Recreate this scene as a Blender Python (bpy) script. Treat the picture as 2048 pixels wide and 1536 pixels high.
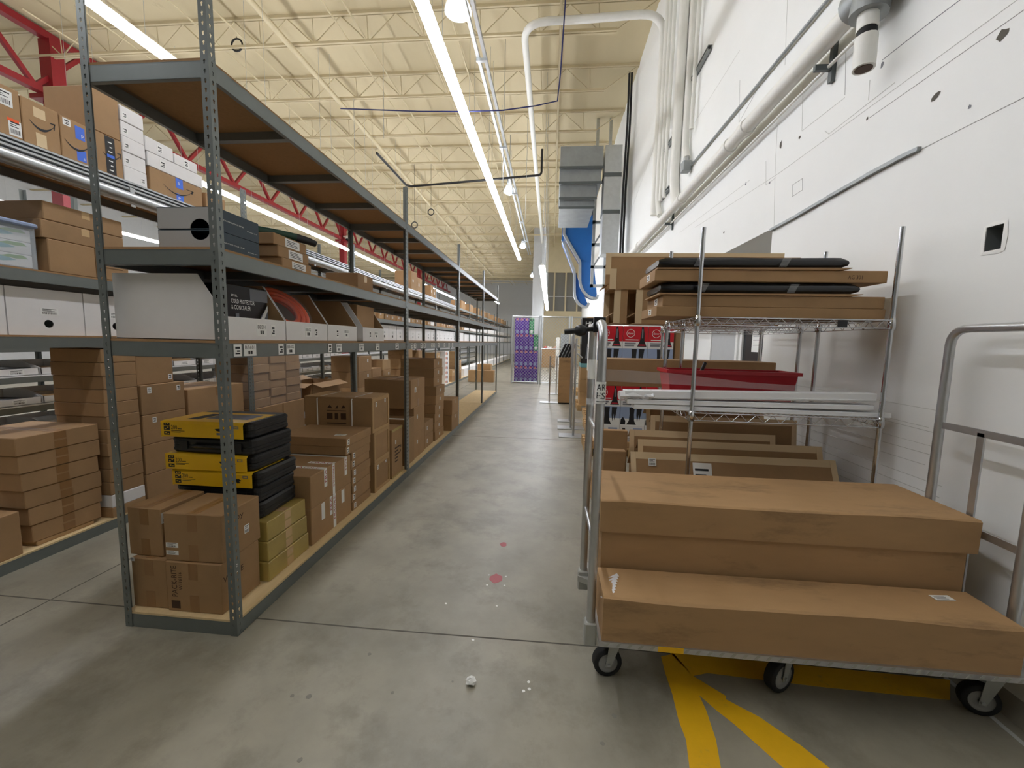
import bpy, math, random
from mathutils import Vector, Matrix, Euler
random.seed(7)
for o in list(bpy.data.objects): bpy.data.objects.remove(o)
scene = bpy.context.scene
COL = scene.collection

# ---------------------------------------------------------------- camera
F, YAW, PITCH, ROLL, CH = 820.0, 0.0919, -0.1034, 0.0218, 1.4823
_cy, _sy, _cp, _sp = math.cos(YAW), math.sin(YAW), math.cos(PITCH), math.sin(PITCH)
_f = Vector((-_sy*_cp, _cy*_cp, _sp)); _r = Vector((_cy, _sy, 0)); _u = _r.cross(_f)
_c, _s = math.cos(ROLL), math.sin(ROLL)
CR, CU = _c*_r + _s*_u, -_s*_r + _c*_u
CP = Vector((0, 0, CH))
cam_data = bpy.data.cameras.new('camera'); cam = bpy.data.objects.new('camera', cam_data); COL.objects.link(cam)
cam_data.sensor_fit = 'HORIZONTAL'; cam_data.sensor_width = 36.0; cam_data.lens = F/2048*36.0
cam_data.clip_start = 0.05; cam_data.clip_end = 200
cam.matrix_world = Matrix(((CR.x, CU.x, -_f.x, CP.x), (CR.y, CU.y, -_f.y, CP.y), (CR.z, CU.z, -_f.z, CP.z), (0, 0, 0, 1)))
scene.camera = cam
def ray(u, v): return CR*((u-1024)/F) - CU*((v-768)/F) + _f
def PZ(u, v, z=0.0): d = ray(u, v); return CP + d*((z-CP.z)/d.z)
def PX(u, v, x): d = ray(u, v); return CP + d*(x/d.x)
def PY(u, v, y): d = ray(u, v); return CP + d*(y/d.y)

# ---------------------------------------------------------------- world, exposure
w = bpy.data.worlds.new('world'); scene.world = w; w.use_nodes = True
w.node_tree.nodes['Background'].inputs[0].default_value = (0.9, 0.93, 1.0, 1)
w.node_tree.nodes['Background'].inputs[1].default_value = 0.0
LED_POWER = 27.0
LED_TINT = (244, 247, 255)
scene.view_settings.view_transform = 'Standard'; scene.view_settings.look = 'None'
scene.view_settings.gamma = 1.0; scene.view_settings.use_curve_mapping = False
scene.view_settings.exposure = 0.06

# ---------------------------------------------------------------- materials
MAT = {}
def srgb(c):
    return tuple(((x/255)/12.92 if x/255 <= 0.04045 else ((x/255+0.055)/1.055)**2.4) for x in c)
def mat(name, col, rough=0.6, metal=0.0, noise=0.0, nscale=8.0, rand=0.0, bump=0.0, bscale=200.0, stretch=None, emit=0.0, alpha=1.0, trans=0.0, spec=0.5, col2=None, thr=None):
    m = bpy.data.materials.new(name); m.use_nodes = True; MAT[name] = m
    nt = m.node_tree; N = nt.nodes; L = nt.links
    b = N['Principled BSDF']; c = srgb(col) + (1,)
    b.inputs['Base Color'].default_value = c
    b.inputs['Roughness'].default_value = rough; b.inputs['Metallic'].default_value = metal
    b.inputs['Specular IOR Level'].default_value = spec
    if emit:
        b.inputs['Emission Color'].default_value = c; b.inputs['Emission Strength'].default_value = emit
    if alpha < 1: b.inputs['Alpha'].default_value = alpha
    if trans: b.inputs['Transmission Weight'].default_value = trans
    tc = None
    if noise or bump or col2:
        tc = N.new('ShaderNodeTexCoord'); src = tc.outputs['Object']
        if stretch:
            mp = N.new('ShaderNodeMapping'); mp.inputs['Scale'].default_value = stretch; L.new(src, mp.inputs[0]); src = mp.outputs[0]
        if noise or rand: 
            off = N.new('ShaderNodeObjectInfo'); va = N.new('ShaderNodeVectorMath'); va.operation = 'MULTIPLY_ADD'
            L.new(off.outputs['Random'], va.inputs[0]); va.inputs[1].default_value = (37, 37, 37); L.new(src, va.inputs[2]); src = va.outputs[0]
    last = None
    if noise or rand:
        hsv = N.new('ShaderNodeHueSaturation'); hsv.inputs['Color'].default_value = c
        add = N.new('ShaderNodeMath'); add.operation = 'ADD'; add.inputs[0].default_value = 1.0
        if noise:
            n = N.new('ShaderNodeTexNoise'); n.inputs['Scale'].default_value = nscale; n.inputs['Detail'].default_value = 6; n.inputs['Roughness'].default_value = 0.62
            L.new(src, n.inputs['Vector'])
            mr = N.new('ShaderNodeMapRange'); mr.inputs[1].default_value = 0.25; mr.inputs[2].default_value = 0.75
            mr.inputs[3].default_value = -noise; mr.inputs[4].default_value = noise; L.new(n.outputs[0], mr.inputs[0]); L.new(mr.outputs[0], add.inputs[0])
        else: add.inputs[0].default_value = 0.0
        if rand:
            oi = N.new('ShaderNodeObjectInfo'); mr2 = N.new('ShaderNodeMapRange'); mr2.inputs[3].default_value = 1-rand; mr2.inputs[4].default_value = 1+rand
            L.new(oi.outputs['Random'], mr2.inputs[0]); L.new(mr2.outputs[0], add.inputs[1])
        else: add.inputs[1].default_value = 1.0
        L.new(add.outputs[0], hsv.inputs['Value'])
        last = hsv.outputs[0]
    if col2:
        n2 = N.new('ShaderNodeTexNoise'); n2.inputs['Scale'].default_value = thr[2]; n2.inputs['Detail'].default_value = 8; n2.inputs['Roughness'].default_value = 0.7
        L.new(src, n2.inputs['Vector'])
        r2 = N.new('ShaderNodeMapRange'); r2.inputs[1].default_value = thr[0]; r2.inputs[2].default_value = thr[1]; L.new(n2.outputs[0], r2.inputs[0])
        mx = N.new('ShaderNodeMix'); mx.data_type = 'RGBA'
        L.new(r2.outputs[0], mx.inputs[0])
        if last: L.new(last, mx.inputs[6])
        else: mx.inputs[6].default_value = c
        mx.inputs[7].default_value = srgb(col2) + (1,); last = mx.outputs[2]
    if last: L.new(last, b.inputs['Base Color'])
    if bump:
        nb = N.new('ShaderNodeTexNoise'); nb.inputs['Scale'].default_value = bscale; nb.inputs['Detail'].default_value = 3; L.new(src, nb.inputs['Vector'])
        bp = N.new('ShaderNodeBump'); bp.inputs['Strength'].default_value = bump; bp.inputs['Distance'].default_value = 0.004
        L.new(nb.outputs[0], bp.inputs['Height']); L.new(bp.outputs[0], b.inputs['Normal'])
    return m
mat('card', (164, 130, 91), 0.75, noise=0.10, nscale=5, rand=0.10, bump=0.15, bscale=40)
mat('card_light', (184, 150, 106), 0.75, noise=0.08, nscale=5, rand=0.06)
mat('card_dirty', (172, 137, 95), 0.75, noise=0.09, nscale=4, stretch=(0.7, 2, 2.4), col2=(106, 82, 57), thr=(0.54, 0.80, 2.6))
mat('card_dark', (130, 98, 65), 0.8, noise=0.08, rand=0.05)
mat('card_olive', (172, 150, 82), 0.32, noise=0.08, rand=0.05, bump=0.2, bscale=25)
mat('card_edge', (222, 198, 158), 0.85)
mat('tape', (150, 112, 72), 0.28)
mat('tape_clear', (208, 176, 130), 0.2)
mat('white_card', (232, 230, 228), 0.7, noise=0.03, rand=0.02)
mat('paper', (240, 240, 236), 0.6)
mat('ink', (28, 28, 30), 0.6)
mat('ink_brown', (70, 48, 32), 0.7)
mat('ink_red', (168, 24, 44), 0.6)
mat('ink_grey', (120, 122, 128), 0.6)
mat('steel', (122, 128, 126), 0.34, 0.35, noise=0.05, nscale=12, rand=0.03)
mat('steel_dark', (88, 94, 94), 0.45, 0.2, noise=0.05)
mat('particle', (160, 124, 84), 0.8, noise=0.10, nscale=60)
mat('pine', (226, 200, 152), 0.65, noise=0.08, nscale=4, stretch=(8, 0.8, 8))
mat('galv', (190, 194, 196), 0.32, 0.85, noise=0.08, nscale=10)
mat('galv_dull', (150, 154, 154), 0.5, 0.5, noise=0.12, nscale=4)
mat('chrome', (206, 208, 212), 0.16, 1.0)
mat('alu', (196, 198, 200), 0.34, 0.9, noise=0.06, nscale=20)
mat('cast', (176, 178, 172), 0.55, 0.4, noise=0.08)
mat('black_plastic', (26, 27, 29), 0.42)
mat('black_film', (20, 21, 24), 0.22)
mat('rubber', (30, 30, 31), 0.75)
mat('rubber_grey', (150, 150, 146), 0.7)
mat('yellow_print', (246, 196, 22), 0.42)
mat('navy', (44, 62, 74), 0.5)
mat('lid_grey', (176, 176, 174), 0.6)
mat('orange', (238, 92, 34), 0.4)
mat('film', (235, 238, 240), 0.10, alpha=0.10)
mat('film_white', (238, 240, 242), 0.2, alpha=0.72)
mat('tub_clear', (226, 236, 244), 0.2, alpha=0.22)
mat('teal', (120, 176, 180), 0.6)
mat('leaf_green', (128, 168, 92), 0.6)
mat('hose_green', (28, 70, 52), 0.45)
mat('red_tub', (176, 16, 34), 0.4)
mat('red_print', (200, 22, 40), 0.45)
mat('blue_print', (150, 166, 196), 0.5)
mat('purple', (84, 38, 144), 0.45, rand=0.05)
mat('green_print', (60, 140, 92), 0.5)
mat('blue_tape', (70, 116, 226), 0.5)
mat('blue_paint', (24, 92, 160), 0.4, noise=0.05)
mat('red_paint', (132, 20, 28), 0.5, noise=0.06)
mat('cream_paint', (200, 186, 151), 0.6, noise=0.05, nscale=3)
mat('deck_paint', (200, 186, 151), 0.75, noise=0.05, nscale=1.2, stretch=(1, 0.4, 1), col2=(150, 132, 100), thr=(0.66, 0.85, 1.3))
mat('pipe_white', (232, 231, 224), 0.5, noise=0.03)
mat('blue_cable', (28, 36, 92), 0.5)
mat('concrete', (150, 145, 130), 0.40, noise=0.26, nscale=2.2, bump=0.06, bscale=60, col2=(112, 107, 94), thr=(0.50, 0.82, 3.2))
mat('concrete_base', (146, 141, 128), 0.8, noise=0.08)
mat('joint', (92, 88, 80), 0.9)
mat('hairline', (196, 196, 190), 0.8)
mat('spot', (130, 127, 118), 0.8)
mat('floor_yellow', (238, 184, 24), 0.5, noise=0.08, nscale=6, col2=(176, 150, 76), thr=(0.62, 0.78, 9))
mat('pink_stain', (206, 122, 128), 0.6, alpha=0.8)
mat('wall_white', (238, 239, 236), 0.6, noise=0.02, nscale=1.5, bump=0.08, bscale=30, col2=(205, 205, 202), thr=(0.70, 0.95, 4))
mat('wall_grey', (186, 188, 188), 0.7, noise=0.03)
mat('door_dark', (34, 36, 40), 0.25)
mat('glass_dark', (124, 122, 114), 0.15)
mat('lamp_on', LED_TINT, 0.5, emit=LED_POWER)
mat('bulb_on', LED_TINT, 0.5, emit=LED_POWER*0.5)
mat('wood_pallet', (190, 156, 108), 0.8, noise=0.1)
mat('foam_white', (236, 238, 240), 0.45)
mat('skin_print', (206, 150, 128), 0.6)

# ---------------------------------------------------------------- mesh helpers
WM = {}
def wm(o):
    return WM[o.name] if o is not None and o.name in WM else Matrix.Identity(4)
def link(name, me, parent=None, M=None):
    o = bpy.data.objects.new(name, me); COL.objects.link(o)
    if parent is not None: o.parent = parent
    if M is not None:
        o.matrix_basis = (wm(parent).inverted() @ M)
        WM[o.name] = M
    else:
        WM[o.name] = wm(parent).copy()
    return o
def tag(o, label=None, cat=None, group=None, kind=None):
    if label: o['label'] = label
    if cat: o['category'] = cat
    if group: o['group'] = group
    if kind: o['kind'] = kind
    return o
def thing(name, label, cat, loc, group=None, rz=0.0):
    o = bpy.data.objects.new(name, None); COL.objects.link(o)
    o.empty_display_size = 0.05
    M = Matrix.Translation(Vector(loc)) @ Matrix.Rotation(rz, 4, 'Z'); o.matrix_basis = M; WM[o.name] = M
    return tag(o, label, cat, group)
class MB:
    def __init__(s): s.v = []; s.f = []; s.m = []; s.sm = []
    def add(s, vs, fs, mi=0, smooth=False):
        b = len(s.v); s.v += [tuple(v) for v in vs]
        for f in fs: s.f.append(tuple(i+b for i in f)); s.m.append(mi); s.sm.append(smooth)
        return s
    def box(s, x0, x1, y0, y1, z0, z1, mi=0):
        return s.add([(x0,y0,z0),(x1,y0,z0),(x1,y1,z0),(x0,y1,z0),(x0,y0,z1),(x1,y0,z1),(x1,y1,z1),(x0,y1,z1)],
              [(0,3,2,1),(4,5,6,7),(0,1,5,4),(1,2,6,5),(2,3,7,6),(3,0,4,7)], mi)
    def cbox(s, x0, x1, y0, y1, z0, z1, c=0.004, mi=0):
        X = (x0, x1); Y = (y0, y1); Z = (z0, z1); b = len(s.v); idx = {}
        for i in (0,1):
            for j in (0,1):
                for k in (0,1):
                    sx, sy, sz = (c, -c)[i], (c, -c)[j], (c, -c)[k]
                    for a, p in enumerate(((X[i], Y[j]+sy, Z[k]+sz), (X[i]+sx, Y[j], Z[k]+sz), (X[i]+sx, Y[j]+sy, Z[k]))):
                        idx[i,j,k,a] = len(s.v); s.v.append(p)
        def fc(l): s.f.append(tuple(l)); s.m.append(mi); s.sm.append(False)
        q = idx
        fc([q[0,0,0,0],q[0,0,1,0],q[0,1,1,0],q[0,1,0,0]]); fc([q[1,0,0,0],q[1,1,0,0],q[1,1,1,0],q[1,0,1,0]])
        fc([q[0,0,0,1],q[1,0,0,1],q[1,0,1,1],q[0,0,1,1]]); fc([q[0,1,0,1],q[0,1,1,1],q[1,1,1,1],q[1,1,0,1]])
        fc([q[0,0,0,2],q[0,1,0,2],q[1,1,0,2],q[1,0,0,2]]); fc([q[0,0,1,2],q[1,0,1,2],q[1,1,1,2],q[0,1,1,2]])
        for j in (0,1):
            for k in (0,1): fc([q[0,j,k,1],q[1,j,k,1],q[1,j,k,2],q[0,j,k,2]])
        for i in (0,1):
            for k in (0,1): fc([q[i,0,k,0],q[i,1,k,0],q[i,1,k,2],q[i,0,k,2]])
            for j in (0,1): fc([q[i,j,0,0],q[i,j,1,0],q[i,j,1,1],q[i,j,0,1]])
        for i in (0,1):
            for j in (0,1):
                for k in (0,1): fc([q[i,j,k,0],q[i,j,k,1],q[i,j,k,2]])
        return s
    def tube(s, pts, r, n=10, mi=0, caps=True, r2=None):
        P = [Vector(p) for p in pts]; rings = []
        up = None
        for i, p in enumerate(P):
            if i == 0: t = P[1]-P[0]
            elif i == len(P)-1: t = P[-1]-P[-2]
            else: t = (P[i+1]-p).normalized() + (p-P[i-1]).normalized()
            t.normalize()
            if up is None:
                a = Vector((0,0,1)) if abs(t.z) < 0.9 else Vector((1,0,0)); up = (a - t*a.dot(t)).normalized()
            else: up = (up - t*up.dot(t)).normalized()
            sd = t.cross(up); rr = r if r2 is None else r + (r2-r)*i/(len(P)-1)
            rings.append([p + (up*math.cos(2*math.pi*k/n) + sd*math.sin(2*math.pi*k/n))*rr for k in range(n)])
        vs = [v for R_ in rings for v in R_]; fs = []
        for i in range(len(P)-1):
            for k in range(n): fs.append((i*n+k, i*n+(k+1)%n, (i+1)*n+(k+1)%n, (i+1)*n+k))
        s.add(vs, fs, mi, True)
        if caps: s.add(rings[0], [tuple(range(n))[::-1]], mi); s.add(rings[-1], [tuple(range(n))], mi)
        return s
    def bar(s, a, b, w_, h_, mi=0):
        a, b = Vector(a), Vector(b); t = (b-a).normalized(); up = Vector((0,0,1)) if abs(t.z) < 0.95 else Vector((1,0,0))
        sd = t.cross(up).normalized(); up = sd.cross(t)
        vs = [p + sd*(i*w_/2) + up*(j*h_/2) for p in (a, b) for i, j in ((-1,-1),(1,-1),(1,1),(-1,1))]
        return s.add(vs, [(0,1,2,3),(7,6,5,4),(0,4,5,1),(1,5,6,2),(2,6,7,3),(3,7,4,0)], mi)
    def lathe(s, prof, c, axis='Z', n=20, mi=0, smooth=True):
        c = Vector(c); vs = []
        for r, h in prof:
            for k in range(n):
                a = 2*math.pi*k/n; p = (r*math.cos(a), r*math.sin(a), h)
                if axis == 'X': p = (p[2], p[0], p[1])
                elif axis == 'Y': p = (p[0], p[2], p[1])
                vs.append(c + Vector(p))
        fs = []
        for i in range(len(prof)-1):
            for k in range(n): fs.append((i*n+k, i*n+(k+1)%n, (i+1)*n+(k+1)%n, (i+1)*n+k))
        s.add(vs, fs, mi, smooth); return s
    def prism(s, poly, o, u, v, d, mi=0):
        """poly (a,b) list in plane o+a*u+b*v, extruded by vector d"""
        o, u, v, d = Vector(o), Vector(u), Vector(v), Vector(d); n = len(poly)
        A = [o+u*a+v*b for a, b in poly]; B = [p+d for p in A]
        fs = [tuple(range(n))[::-1], tuple(range(n, 2*n))] + [(i, (i+1)%n, n+(i+1)%n, n+i) for i in range(n)]
        return s.add(A+B, fs, mi)
    def poly(s, pts, mi=0): return s.add(pts, [tuple(range(len(pts)))], mi)
    def mesh(s, name, mats, M=None):
        me = bpy.data.meshes.new(name)
        vs = s.v if M is None else [tuple(M @ Vector(v)) for v in s.v]
        me.from_pydata(vs, [], s.f)
        if isinstance(mats, str): mats = [mats]
        for m in mats: me.materials.append(MAT[m])
        me.polygons.foreach_set('material_index', s.m); me.polygons.foreach_set('use_smooth', s.sm)
        me.update(); return me
    def build(s, name, mats, parent=None, world=True, base=None):
        """verts given in world space; a part is stored in its parent's space, a top-level thing around its own base"""
        if parent is not None: return link(name, s.mesh(name, mats, wm(parent).inverted()), parent)
        if base is None:
            xs = [v[0] for v in s.v]; ys = [v[1] for v in s.v]; base = ((min(xs)+max(xs))/2, (min(ys)+max(ys))/2, min(v[2] for v in s.v))
        M = Matrix.Translation(Vector(base))
        return link(name, s.mesh(name, mats, M.inverted()), None, M)
    def local(s, name, mats, parent): return link(name, s.mesh(name, mats), parent)
def copy_tree(o, M=None, parent=None, label=None):
    c = o.copy(); COL.objects.link(c); c.parent = parent
    if M is not None: c.matrix_basis = M
    WM[c.name] = (wm(parent) if parent is not None else Matrix.Identity(4)) @ c.matrix_basis
    if label: c['label'] = label
    for ch in list(o.children): copy_tree(ch, None, c)
    return c
TXT = {}
def text_geo(s):
    if s not in TXT:
        cu = bpy.data.curves.new('t', 'FONT'); cu.body = s; cu.size = 1.0; cu.resolution_u = 2
        ob = bpy.data.objects.new('t', cu); COL.objects.link(ob)
        dg = bpy.context.evaluated_depsgraph_get(); dg.update(); me = bpy.data.meshes.new_from_object(ob.evaluated_get(dg))
        V = [tuple(v.co) for v in me.vertices]; Fs = [tuple(p.vertices) for p in me.polygons]
        bpy.data.objects.remove(ob); bpy.data.curves.remove(cu); bpy.data.meshes.remove(me)
        x0 = min(v[0] for v in V); x1 = max(v[0] for v in V); y0 = min(v[1] for v in V); y1 = max(v[1] for v in V)
        TXT[s] = ([((v[0]-x0)/(x1-x0), (v[1]-y0)/(y1-y0)) for v in V], Fs)
    return TXT[s]
def put_text(mb, s, o, u, v, mi=0, shear=0.0):
    """text filling the parallelogram o, u (full width vector), v (full height vector)"""
    V, Fs = text_geo(s); o, u, v = Vector(o), Vector(u), Vector(v)
    mb.add([o + u*(a+shear*b) + v*b for a, b in V], Fs, mi)

# ================================================================ STRUCTURE
XW, ZR = 2.0, 8.5          # right wall plane, roof deck underside
YB, YF, XL = -16.0, 48.0, -24.0
mb = MB(); mb.box(XL-0.2, 3.4, YB-0.2, YF+0.2, -0.15, 0.0)
floor = tag(mb.build('floor', 'concrete', base=(0, 0, 0)), kind='structure')
mb = MB(); mb.box(XL-0.2, 3.4, YB-0.2, YF+0.2, ZR, ZR+0.15)
ceiling = tag(mb.build('ceiling', 'deck_paint', base=(0, 0, ZR)), kind='structure')
mb = MB(); mb.box(XL-0.2, XL, YB, YF, 0, ZR); tag(mb.build('wall_left', 'wall_grey', base=(XL, 0, 0)), kind='structure')
mb = MB(); mb.box(XL, 3.4, YB-0.2, YB, 0, ZR); tag(mb.build('wall_back', 'wall_white', base=(0, YB, 0)), kind='structure')
mb = MB(); mb.box(XL, 3.4, YF, YF+0.2, 0, ZR); tag(mb.build('wall_far', 'wall_grey', base=(0, YF, 0)), kind='structure')
# right wall with a deep alcove and a cut-out box hole
mb = MB()
holes = [(4.11, 11.0, 0.0, 2.57), (2.09, 2.165, 1.945, 2.055)]
ys = sorted({YB, YF, *[h[0] for h in holes], *[h[1] for h in holes]}); zs = sorted({0.0, ZR, *[h[2] for h in holes], *[h[3] for h in holes]})
for i in range(len(ys)-1):
    for k in range(len(zs)-1):
        ya, yb, za, zb = ys[i], ys[i+1], zs[k], zs[k+1]
        if any(h[0] <= ya and yb <= h[1] and h[2] <= za and zb <= h[3] for h in holes): continue
        mb.poly([(XW, ya, za), (XW, ya, zb), (XW, yb, zb), (XW, yb, za)])
for (ya, yb, za, zb), d in zip(holes, (1.2, 0.22)):
    if d > 1:
        mb.poly([(XW, ya, za), (XW+d, ya, za), (XW+d, ya, zb), (XW, ya, zb)]); mb.poly([(XW, yb, za), (XW, yb, zb), (XW+d, yb, zb), (XW+d, yb, za)])
        mb.poly([(XW, ya, zb), (XW+d, ya, zb), (XW+d, yb, zb), (XW, yb, zb)], 1); mb.poly([(XW+d, ya, za), (XW+d, yb, za), (XW+d, yb, zb), (XW+d, ya, zb)])
    else:
        for q in ([(XW, ya, za), (XW+d, ya, za), (XW+d, ya, zb), (XW, ya, zb)], [(XW, yb, za), (XW, yb, zb), (XW+d, yb, zb), (XW+d, yb, za)], [(XW, ya, zb), (XW+d, ya, zb), (XW+d, yb, zb), (XW, yb, zb)],
                  [(XW, ya, za), (XW, yb, za), (XW+d, yb, za), (XW+d, ya, za)], [(XW+d, ya, za), (XW+d, yb, za), (XW+d, yb, zb), (XW+d, ya, zb)]): mb.poly(q, 2)
wall = tag(mb.build('wall_right', ['wall_white', 'wall_white', 'galv_dull'], base=(XW, 0, 0)), kind='structure')
mb = MB(); mb.prism([(0, 0), (-0.10, 0), (-0.085, 0.10), (0, 0.13)], (XW, YB, 0), (1, 0, 0), (0, 0, 1), (0, 4.1-YB, 0))
tag(mb.build('baseboard_right', 'concrete_base', base=(XW, 0, 0)), kind='structure')
# torn plaster rim of the cut-out, gouges, hairline joints
mb = MB()
rim = [(2.075, 1.935), (2.10, 1.925), (2.14, 1.93), (2.18, 1.928), (2.185, 1.99), (2.178, 2.06), (2.14, 2.075), (2.10, 2.07), (2.078, 2.066), (2.07, 2.0)]
inn = [(2.09, 1.945), (2.105, 1.945), (2.14, 1.945), (2.165, 1.945), (2.165, 1.99), (2.165, 2.055), (2.14, 2.055), (2.105, 2.055), (2.09, 2.055), (2.09, 2.0)]
for i in range(10):
    j = (i+1) % 10; mb.poly([(XW-0.002, *rim[i]), (XW-0.002, *rim[j]), (XW-0.004, *inn[j]), (XW-0.004, *inn[i])])
mb.build('torn_edge', 'paper', wall)
def gouge(u, v, w_, h_, m_='joint', n=9):
    p = PX(u, v, XW); mb = MB(); pts = []
    for k in range(n):
        a = 2*math.pi*k/n; q = random.uniform(0.6, 1.15); pts.append((XW-0.0015, p.y + math.cos(a)*w_*q, p.z + math.sin(a)*h_*q))
    mb.poly(pts); return mb
mb = gouge(2005, 70, 0.035, 0.03); mb.build('gouge', 'joint', wall)
for u, v, a, b in ((1872, 192, 0.03, 0.022), (1735, 237, 0.012, 0.012), (1765, 130, 0.016, 0.022), (1492, 368, 0.02, 0.02), (1562, 290, 0.02, 0.04), (1745, 105, 0.02, 0.015), (1540, 365, 0.012, 0.012), (1448, 465, 0.02, 0.015), (1940, 213, 0.01, 0.01), (1600, 275, 0.02, 0.014)):
    gouge(u, v, a, b).build('gouge', random.choice(['joint', 'ink_grey', 'joint']), wall)
def seam(pts, w_=0.004, m_='joint'):
    mb = MB()
    for a, b in zip(pts[:-1], pts[1:]):
        A, B = PX(*a, XW), PX(*b, XW); mb.bar((XW, A.y, A.z), (XW, B.y, B.z), 0.003, w_)
    mb.build('hairline_joint', m_, wall)
for pts in ([(2048, -10), (1560, 345), (1390, 455)], [(2048, 195), (1840, 300)], [(1480, 160), (1478, 245), (1520, 170)], [(1555, 245), (1550, 350), (1548, 460)], [(1606, 170), (1604, 262), (1690, 195)], [(1692, 95), (1690, 190)], [(1532, 322), (1532, 370), (1552, 355)],
            [(1585, 370), (1605, 357), (1605, 380), (1585, 393), (1585, 370)], [(1500, 360), (1440, 405), (1360, 465)], [(1650, 262), (1658, 268), (1790, 165)], [(2048, 20), (1740, 235)], [(1320, 260), (1245, 470)], [(1480, 100), (1380, 260)], [(1575, 0), (1570, 130)], [(1740, 160), (1737, 200)]):
    seam(pts, 0.003, random.choice(['hairline', 'rubber_grey', 'hairline']))
seam([(1765, 120), (1860, 45), (2000, -60)], 0.004, 'ink_grey')
mb = MB()   # lifted plaster edge along the old ceiling line
for a, b in zip([(1843, 297), (1800, 318), (1740, 350), (1660, 395), (1600, 430), (1545, 460)][:-1], [(1800, 318), (1740, 350), (1660, 395), (1600, 430), (1545, 460)]):
    A, B = PX(*a, XW), PX(*b, XW); mb.bar((XW-0.008, A.y, A.z), (XW-0.012, B.y, B.z), 0.03, 0.022)
mb.build('torn_edge', 'galv_dull', wall)
for yy in range(11):  # scuff lines behind the wire shelving
    mb = MB(); z = 0.55+0.06*yy+random.uniform(-.03, .03); mb.bar((XW, 2.2+random.uniform(0, .2), z), (XW, 3.6+random.uniform(0, .3), z+random.uniform(-.03, .03)), 0.002, random.uniform(0.0015, 0.003)); mb.build('scuff_mark', 'hairline', wall)
# alcove: door, dark doorway with a notice, white panels
d1 = tag(MB().box(3.16, 3.2, 6.42, 7.12, 0, 2.1).build('door_1', 'door_dark'), kind='structure')
MB().box(3.152, 3.16, 6.55, 6.82, 1.40, 1.78).build('notice_sheet', 'paper', d1)
mb = MB(); [mb.box(3.15, 3.152, 6.59, 6.78, z, z+0.008) for z in (1.70, 1.64, 1.58, 1.50)]; mb.build('notice_text', 'ink_grey', d1)
mb = MB(); mb.box(3.13, 3.2, 6.34, 6.42, 0, 2.18); mb.box(3.13, 3.2, 7.12, 7.2, 0, 2.18); mb.box(3.13, 3.2, 6.34, 7.2, 2.1, 2.18); tag(mb.build('trim_1', 'wall_white'), kind='structure')
d2 = tag(MB().box(3.15, 3.2, 7.36, 8.44, 0, 2.1).build('door_2', 'wall_grey'), kind='structure')
mb = MB(); mb.box(3.13, 3.2, 7.28, 7.36, 0, 2.18); mb.box(3.13, 3.2, 8.44, 8.52, 0, 2.18); mb.box(3.13, 3.2, 7.28, 8.52, 2.1, 2.18); tag(mb.build('trim_2', 'wall_white'), kind='structure')

# floor joints, painted marks, litter
def floor_strip(pts, w_, name, m_, z=0.0008):
    mb = MB()
    for a, b in zip(pts[:-1], pts[1:]): mb.bar((a[0], a[1], z/2), (b[0], b[1], z/2), w_, z)
    return mb.build(name, m_, floor)
jy = [PZ(u, v) for u, v in ((520, 1240), (740, 1257), (1180, 1292))]
floor_strip([(-24, jy[1].y+0.02), (jy[1].x, jy[1].y), (jy[2].x, jy[2].y), (XW-0.1, jy[2].y)], 0.008, 'saw_joint', 'joint')
for yy in (6.2, 10.7, 15.2, 19.7): floor_strip([(-24, yy), (XW-0.1, yy)], 0.008, 'saw_joint', 'joint')
floor_strip([(-2.72, YB), (-2.72, 40)], 0.008, 'saw_joint', 'joint')
floor_strip([(XW-0.16, -9), (XW-0.16, 4)], 0.02, 'sealant_line', 'wall_grey')
def floor_poly(px, name, m_, z=0.001):
    mb = MB(); P = [PZ(u, v) for u, v in px]; mb.prism([(p.x, p.y) for p in P], (0, 0, 0), (1, 0, 0), (0, 1, 0), (0, 0, z)); return mb.build(name, m_, floor)
floor_poly([(1382, 1560), (1372, 1480), (1357, 1440), (1345, 1390), (1330, 1345), (1322, 1313), (1348, 1308), (1386, 1352), (1398, 1390), (1412, 1420), (1432, 1480), (1446, 1560)], 'yellow_floor_stripe', 'floor_yellow')
floor_poly([(1386, 1352), (1420, 1373), (1452, 1392), (1452, 1399), (1520, 1435), (1600, 1490), (1690, 1560), (1600, 1560), (1560, 1530), (1470, 1450), (1432, 1420), (1398, 1390)], 'yellow_floor_stripe', 'floor_yellow')
floor_poly([(1340, 1306), (1640, 1334), (1900, 1360), (1900, 1400), (1635, 1373), (1415, 1346), (1386, 1352)], 'yellow_floor_stripe', 'floor_yellow')
def blot(u, v, r, name, m_, asp=1.0, n=11):
    p = PZ(u, v); mb = MB(); mb.prism([(p.x + r*math.cos(2*math.pi*k/n)*random.uniform(.7, 1.1), p.y + asp*r*math.sin(2*math.pi*k/n)*random.uniform(.7, 1.1)) for k in range(n)], (0, 0, 0), (1, 0, 0), (0, 1, 0), (0, 0, 0.0008)); return mb.build(name, m_, floor)
blot(992, 1157, 0.042, 'paint_stain', 'pink_stain', 1.3); blot(1007, 1089, 0.028, 'paint_stain', 'pink_stain', 1.2)
for u, v, r in ((584, 1392, .012), (618, 1393, .015), (739, 1308, .012), (1229, 1432, .014), (1205, 1487, .012), (600, 1520, .012), (905, 1363, .007), (785, 1385, .01), (1362, 1390, .01), (1385, 1410, .01)): blot(u, v, r*0.8, 'dark_spot', 'spot')
for u, v in ((892, 1207), (994, 1212), (946, 1280), (978, 1150), (1012, 1153), (974, 1170), (1009, 1171), (1058, 1364), (1047, 1382), (1058, 1378)): blot(u, v, 0.008, 'white_fleck', 'paper', n=6)
p = PZ(941, 1368); mb = MB(); pts = []
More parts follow.
